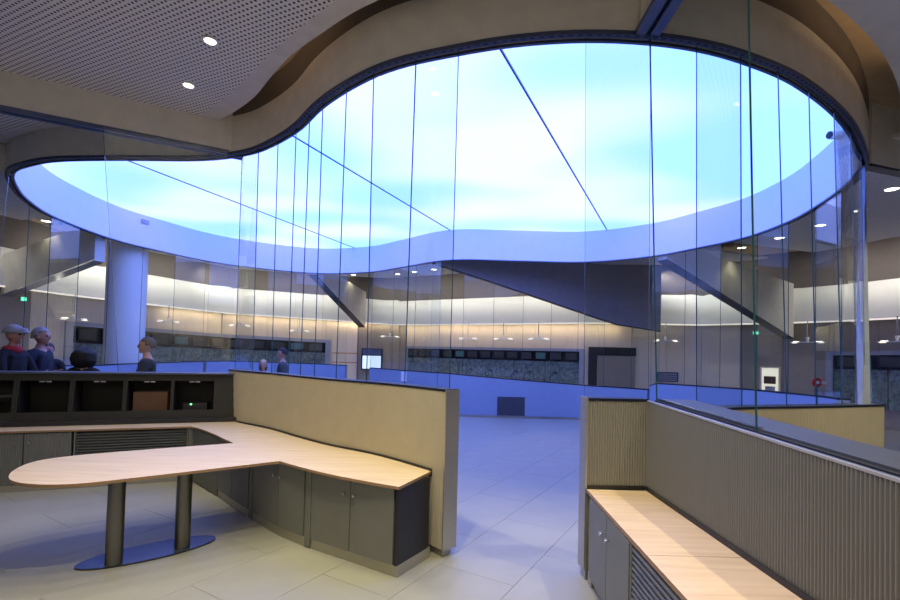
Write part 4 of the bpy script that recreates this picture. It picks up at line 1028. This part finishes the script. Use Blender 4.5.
def figure(pose):
    J = {'pelvis': ((0, 0, .95), (.155, .115)), 'waist': ((0, -.005, 1.10), (.14, .10)), 'chest': ((0, .0, 1.30), (.165, .115)), 'collar': ((0, .01, 1.43), (.11, .08)), 'neck': ((0, .0, 1.50), .055), 'skull': ((0, -.01, 1.60), .055)}
    Bn = [('pelvis', 'waist'), ('waist', 'chest'), ('chest', 'collar'), ('collar', 'neck'), ('neck', 'skull')]
    for s, n in ((-1, 'l'), (1, 'r')):
        J['hip' + n] = ((s * .09, 0, .88), .088); J['knee' + n] = ((s * .10, -.02, .49), .058); J['ankle' + n] = ((s * .105, .02, .09), .042); J['toe' + n] = ((s * .12, -.15, .035), .036)
        Bn += [('pelvis', 'hip' + n), ('hip' + n, 'knee' + n), ('knee' + n, 'ankle' + n), ('ankle' + n, 'toe' + n)]
        if pose == 'lean':
            el, wr = Vector((s * .25, -.10, 1.14)), Vector((s * .16, -.36, 1.20))
        else:
            el, wr = Vector((s * .25, .03, 1.12)), Vector((s * .24, -.07, .87))
        J['sh' + n] = ((s * .185, .01, 1.41), .062); J['elbow' + n] = (tuple(el), .044); J['wrist' + n] = (tuple(wr), .030)
        Bn += [('collar', 'sh' + n), ('sh' + n, 'elbow' + n), ('elbow' + n, 'wrist' + n)]
        d = (wr - el).normalized(); side = Vector((0, 0, 1)).cross(d).normalized() if pose == 'lean' else Vector((0, 1, 0)); up = side.cross(d)
        palm = wr + d * .075; J['palm' + n] = (tuple(palm), (.034, .018)); Bn.append(('wrist' + n, 'palm' + n))
        for k, (o, ln) in enumerate(((-.030, .060), (-.010, .072), (.010, .068), (.029, .052))):
            a = palm + d * .02 + side * o; m = a + d * ln * .55 - up * .006; e = a + d * ln - up * .022
            J['f%d%s' % (k, n)] = (tuple(a), .0105); J['g%d%s' % (k, n)] = (tuple(m), .0095); J['e%d%s' % (k, n)] = (tuple(e), .0085)
            Bn += [('palm' + n, 'f%d%s' % (k, n)), ('f%d%s' % (k, n), 'g%d%s' % (k, n)), ('g%d%s' % (k, n), 'e%d%s' % (k, n))]
        ts = -1 * s if pose == 'lean' else -1
        a = palm - d * .03 + side * (.03 * ts); m = a + d * .03 + side * .022 * ts; e = m + d * .028 + side * .004 * ts
        J['t0' + n] = (tuple(a), .013); J['t1' + n] = (tuple(m), .011); J['t2' + n] = (tuple(e), .009)
        Bn += [('palm' + n, 't0' + n), ('t0' + n, 't1' + n), ('t1' + n, 't2' + n)]
    sk = skin_mesh(J, Bn, .011, 'body'); body = merge_remesh([sk, head_mesh((0, -.015, 1.665))], .011, 'body')
    # clothes: thicker skins over torso+arms and legs
    def fat(keys, add):
        return {k: (J[k][0], tuple(r + add for r in J[k][1]) if isinstance(J[k][1], tuple) else J[k][1] + add) for k in keys}
    tk = ['pelvis', 'waist', 'chest', 'collar'] + [a + n for n in 'lr' for a in ('sh', 'elbow', 'wrist')]
    tj = fat(tk, .016); tj['hem'] = ((0, 0, .82), (.185, .14)); tj['collar'] = ((0, .01, 1.44), (.12, .09))
    tb = [('pelvis', 'waist'), ('pelvis', 'hem'), ('waist', 'chest'), ('chest', 'collar')] + [(a, b) for n in 'lr' for a, b in (('collar', 'sh' + n), ('sh' + n, 'elbow' + n), ('elbow' + n, 'wrist' + n))]
    coat = merge_remesh([skin_mesh(tj, tb, .012, 'c')], .013, 'jacket')
    lk = ['pelvis'] + [a + n for n in 'lr' for a in ('hip', 'knee', 'ankle')]
    lj = fat(lk, .014); lbn = [(a, b) for n in 'lr' for a, b in (('pelvis', 'hip' + n), ('hip' + n, 'knee' + n), ('knee' + n, 'ankle' + n))]
    leg = merge_remesh([skin_mesh(lj, lbn, .012, 't')], .014, 'trousers')
    return body, coat, leg
def hair_mesh(long_=False, cap=False):
    bm = bmesh.new(); bmesh.ops.create_uvsphere(bm, u_segments=28, v_segments=20, radius=1)
    kill = []
    for v in bm.verts:
        x, y, z = v.co
        lim = -.42 if y > .25 else (-.10 if y > -.35 else .34)
        if long_ and y > -.35: lim = -1.1
        if cap: lim = .12
        if z < lim - .02: kill.append(v)
        k = 1 + .05 * noise.noise(Vector((x * 6, y * 6, z * 6)))
        wd = .088 + (.022 * max(0, -z + .3) if long_ else 0)
        v.co = Vector((x * wd * k, y * .108 * k + .004, z * (.128 if z > 0 else (.20 if long_ else .12)) * k + 1.668))
    bmesh.ops.delete(bm, geom=kill, context='VERTS')
    if cap:
        for v in bm.verts:
            v.co.x *= 1.12; v.co.y = v.co.y * 1.12 - .006
            if v.co.y < -.09: v.co.y -= .05
    r = bmesh.ops.extrude_face_region(bm, geom=bm.faces[:])
    for v in [g for g in r['geom'] if isinstance(g, bmesh.types.BMVert)]: v.co = Vector((0, 0, 1.66)) + (v.co - Vector((0, 0, 1.66))) * .93
    bmesh.ops.recalc_face_normals(bm, faces=bm.faces[:])
    me = bpy.data.meshes.new('hair'); bm.to_mesh(me); bm.free()
    for p in me.polygons: p.use_smooth = True
    return me
POSES = {k: figure(k) for k in ('stand', 'lean')}
HAIR = {'short': hair_mesh(), 'long': hair_mesh(True), 'cap': hair_mesh(cap=True), 'bushy': hair_mesh(True)}
for v in HAIR['bushy'].vertices: v.co = Vector((v.co.x * 1.75, v.co.y * 1.5, 1.66 + (v.co.z - 1.66) * 1.05)) * 1.0 + Vector((noise.noise(v.co * 22), noise.noise(v.co * 22 + Vector((5, 0, 0))), noise.noise(v.co * 22 + Vector((0, 7, 0))))) * .018
def person(x, y, rz, height, pose, hair, hmat, skin, coat, legs, label, extra=None):
    t = empty('person', (x, y, .003), rz, label, 'person'); s = height / 1.79; t.scale = (s, s, s)
    bd_, ct, lg = POSES[pose]
    for nm, me, m in (('body', bd_, skin), ('jacket', ct, coat), ('trousers', lg, legs)):
        o = bpy.data.objects.new(nm, me.copy()); o.data.materials.clear(); o.data.materials.append(M[m]); link(o, t)
    o = bpy.data.objects.new('flat_cap' if hair == 'cap' else 'hair', HAIR[hair].copy()); o.data.materials.append(M[hmat]); link(o, t)
    for sx in (-1, 1):
        b = MB(); b.lathe([(.002, -.012), (.010, -.007), (.012, 0), (.010, .007), (.002, .012)], (sx * .030, -.098, 1.672), 10, axis='y'); b.build('eye', M['eye'], t)
    if extra == 'scarf':
        b = MB(); b.lathe([(.075, 1.44), (.10, 1.47), (.098, 1.51), (.075, 1.53)], n=20); b.build('scarf', M['redcloth'], t)
    if extra == 'lanyard':
        b = MB(); b.tube((-.06, -.135, 1.45), (0, -.16, 1.18), .008, 6); b.tube((.06, -.135, 1.45), (0, -.16, 1.18), .008, 6); b.build('lanyard', mat('lime_ribbon', (.25, .45, .05), .7), t)
    return t
R_ = math.radians
person(-5.93, 6.38, R_(95), 1.97, 'lean', 'cap', 'capcloth', 'skin2', 'blackcloth', 'navy', 'man in a grey flat cap and dark coat at the far left', 'scarf')
person(-6.08, 6.98, R_(100), 1.97, 'stand', 'short', 'hair_grey', 'skin', 'navy', 'blackcloth', 'grey-haired man in navy, standing behind the one in the cap')
person(-7.35, 8.62, R_(30), 1.74, 'stand', 'short', 'hair_brown', 'skin2', 'blackcloth', 'blackcloth', 'person mostly hidden behind the grey-haired man')
person(-5.25, 6.76, R_(200), 1.68, 'stand', 'bushy', 'hair_dark', 'skin', 'blackcloth', 'blackcloth', 'person with bushy dark hair seen from behind, left of the column')
person(-4.50, 7.0, R_(-65), 1.86, 'lean', 'short', 'hair_brown', 'skin2', 'blackcloth', 'navy', 'man in a dark jacket bending in front of the white column')
person(-3.62, 9.15, R_(15), 1.52, 'stand', 'long', 'hair_blond', 'skin', 'blackcloth', 'navy', 'blond woman in black out in the blue hall')
person(-3.62, 10.2, R_(-70), 1.76, 'stand', 'short', 'hair_dark', 'skin', 'greycloth', 'navy', 'dark-haired man in grey with a lime lanyard out in the blue hall', 'lanyard')
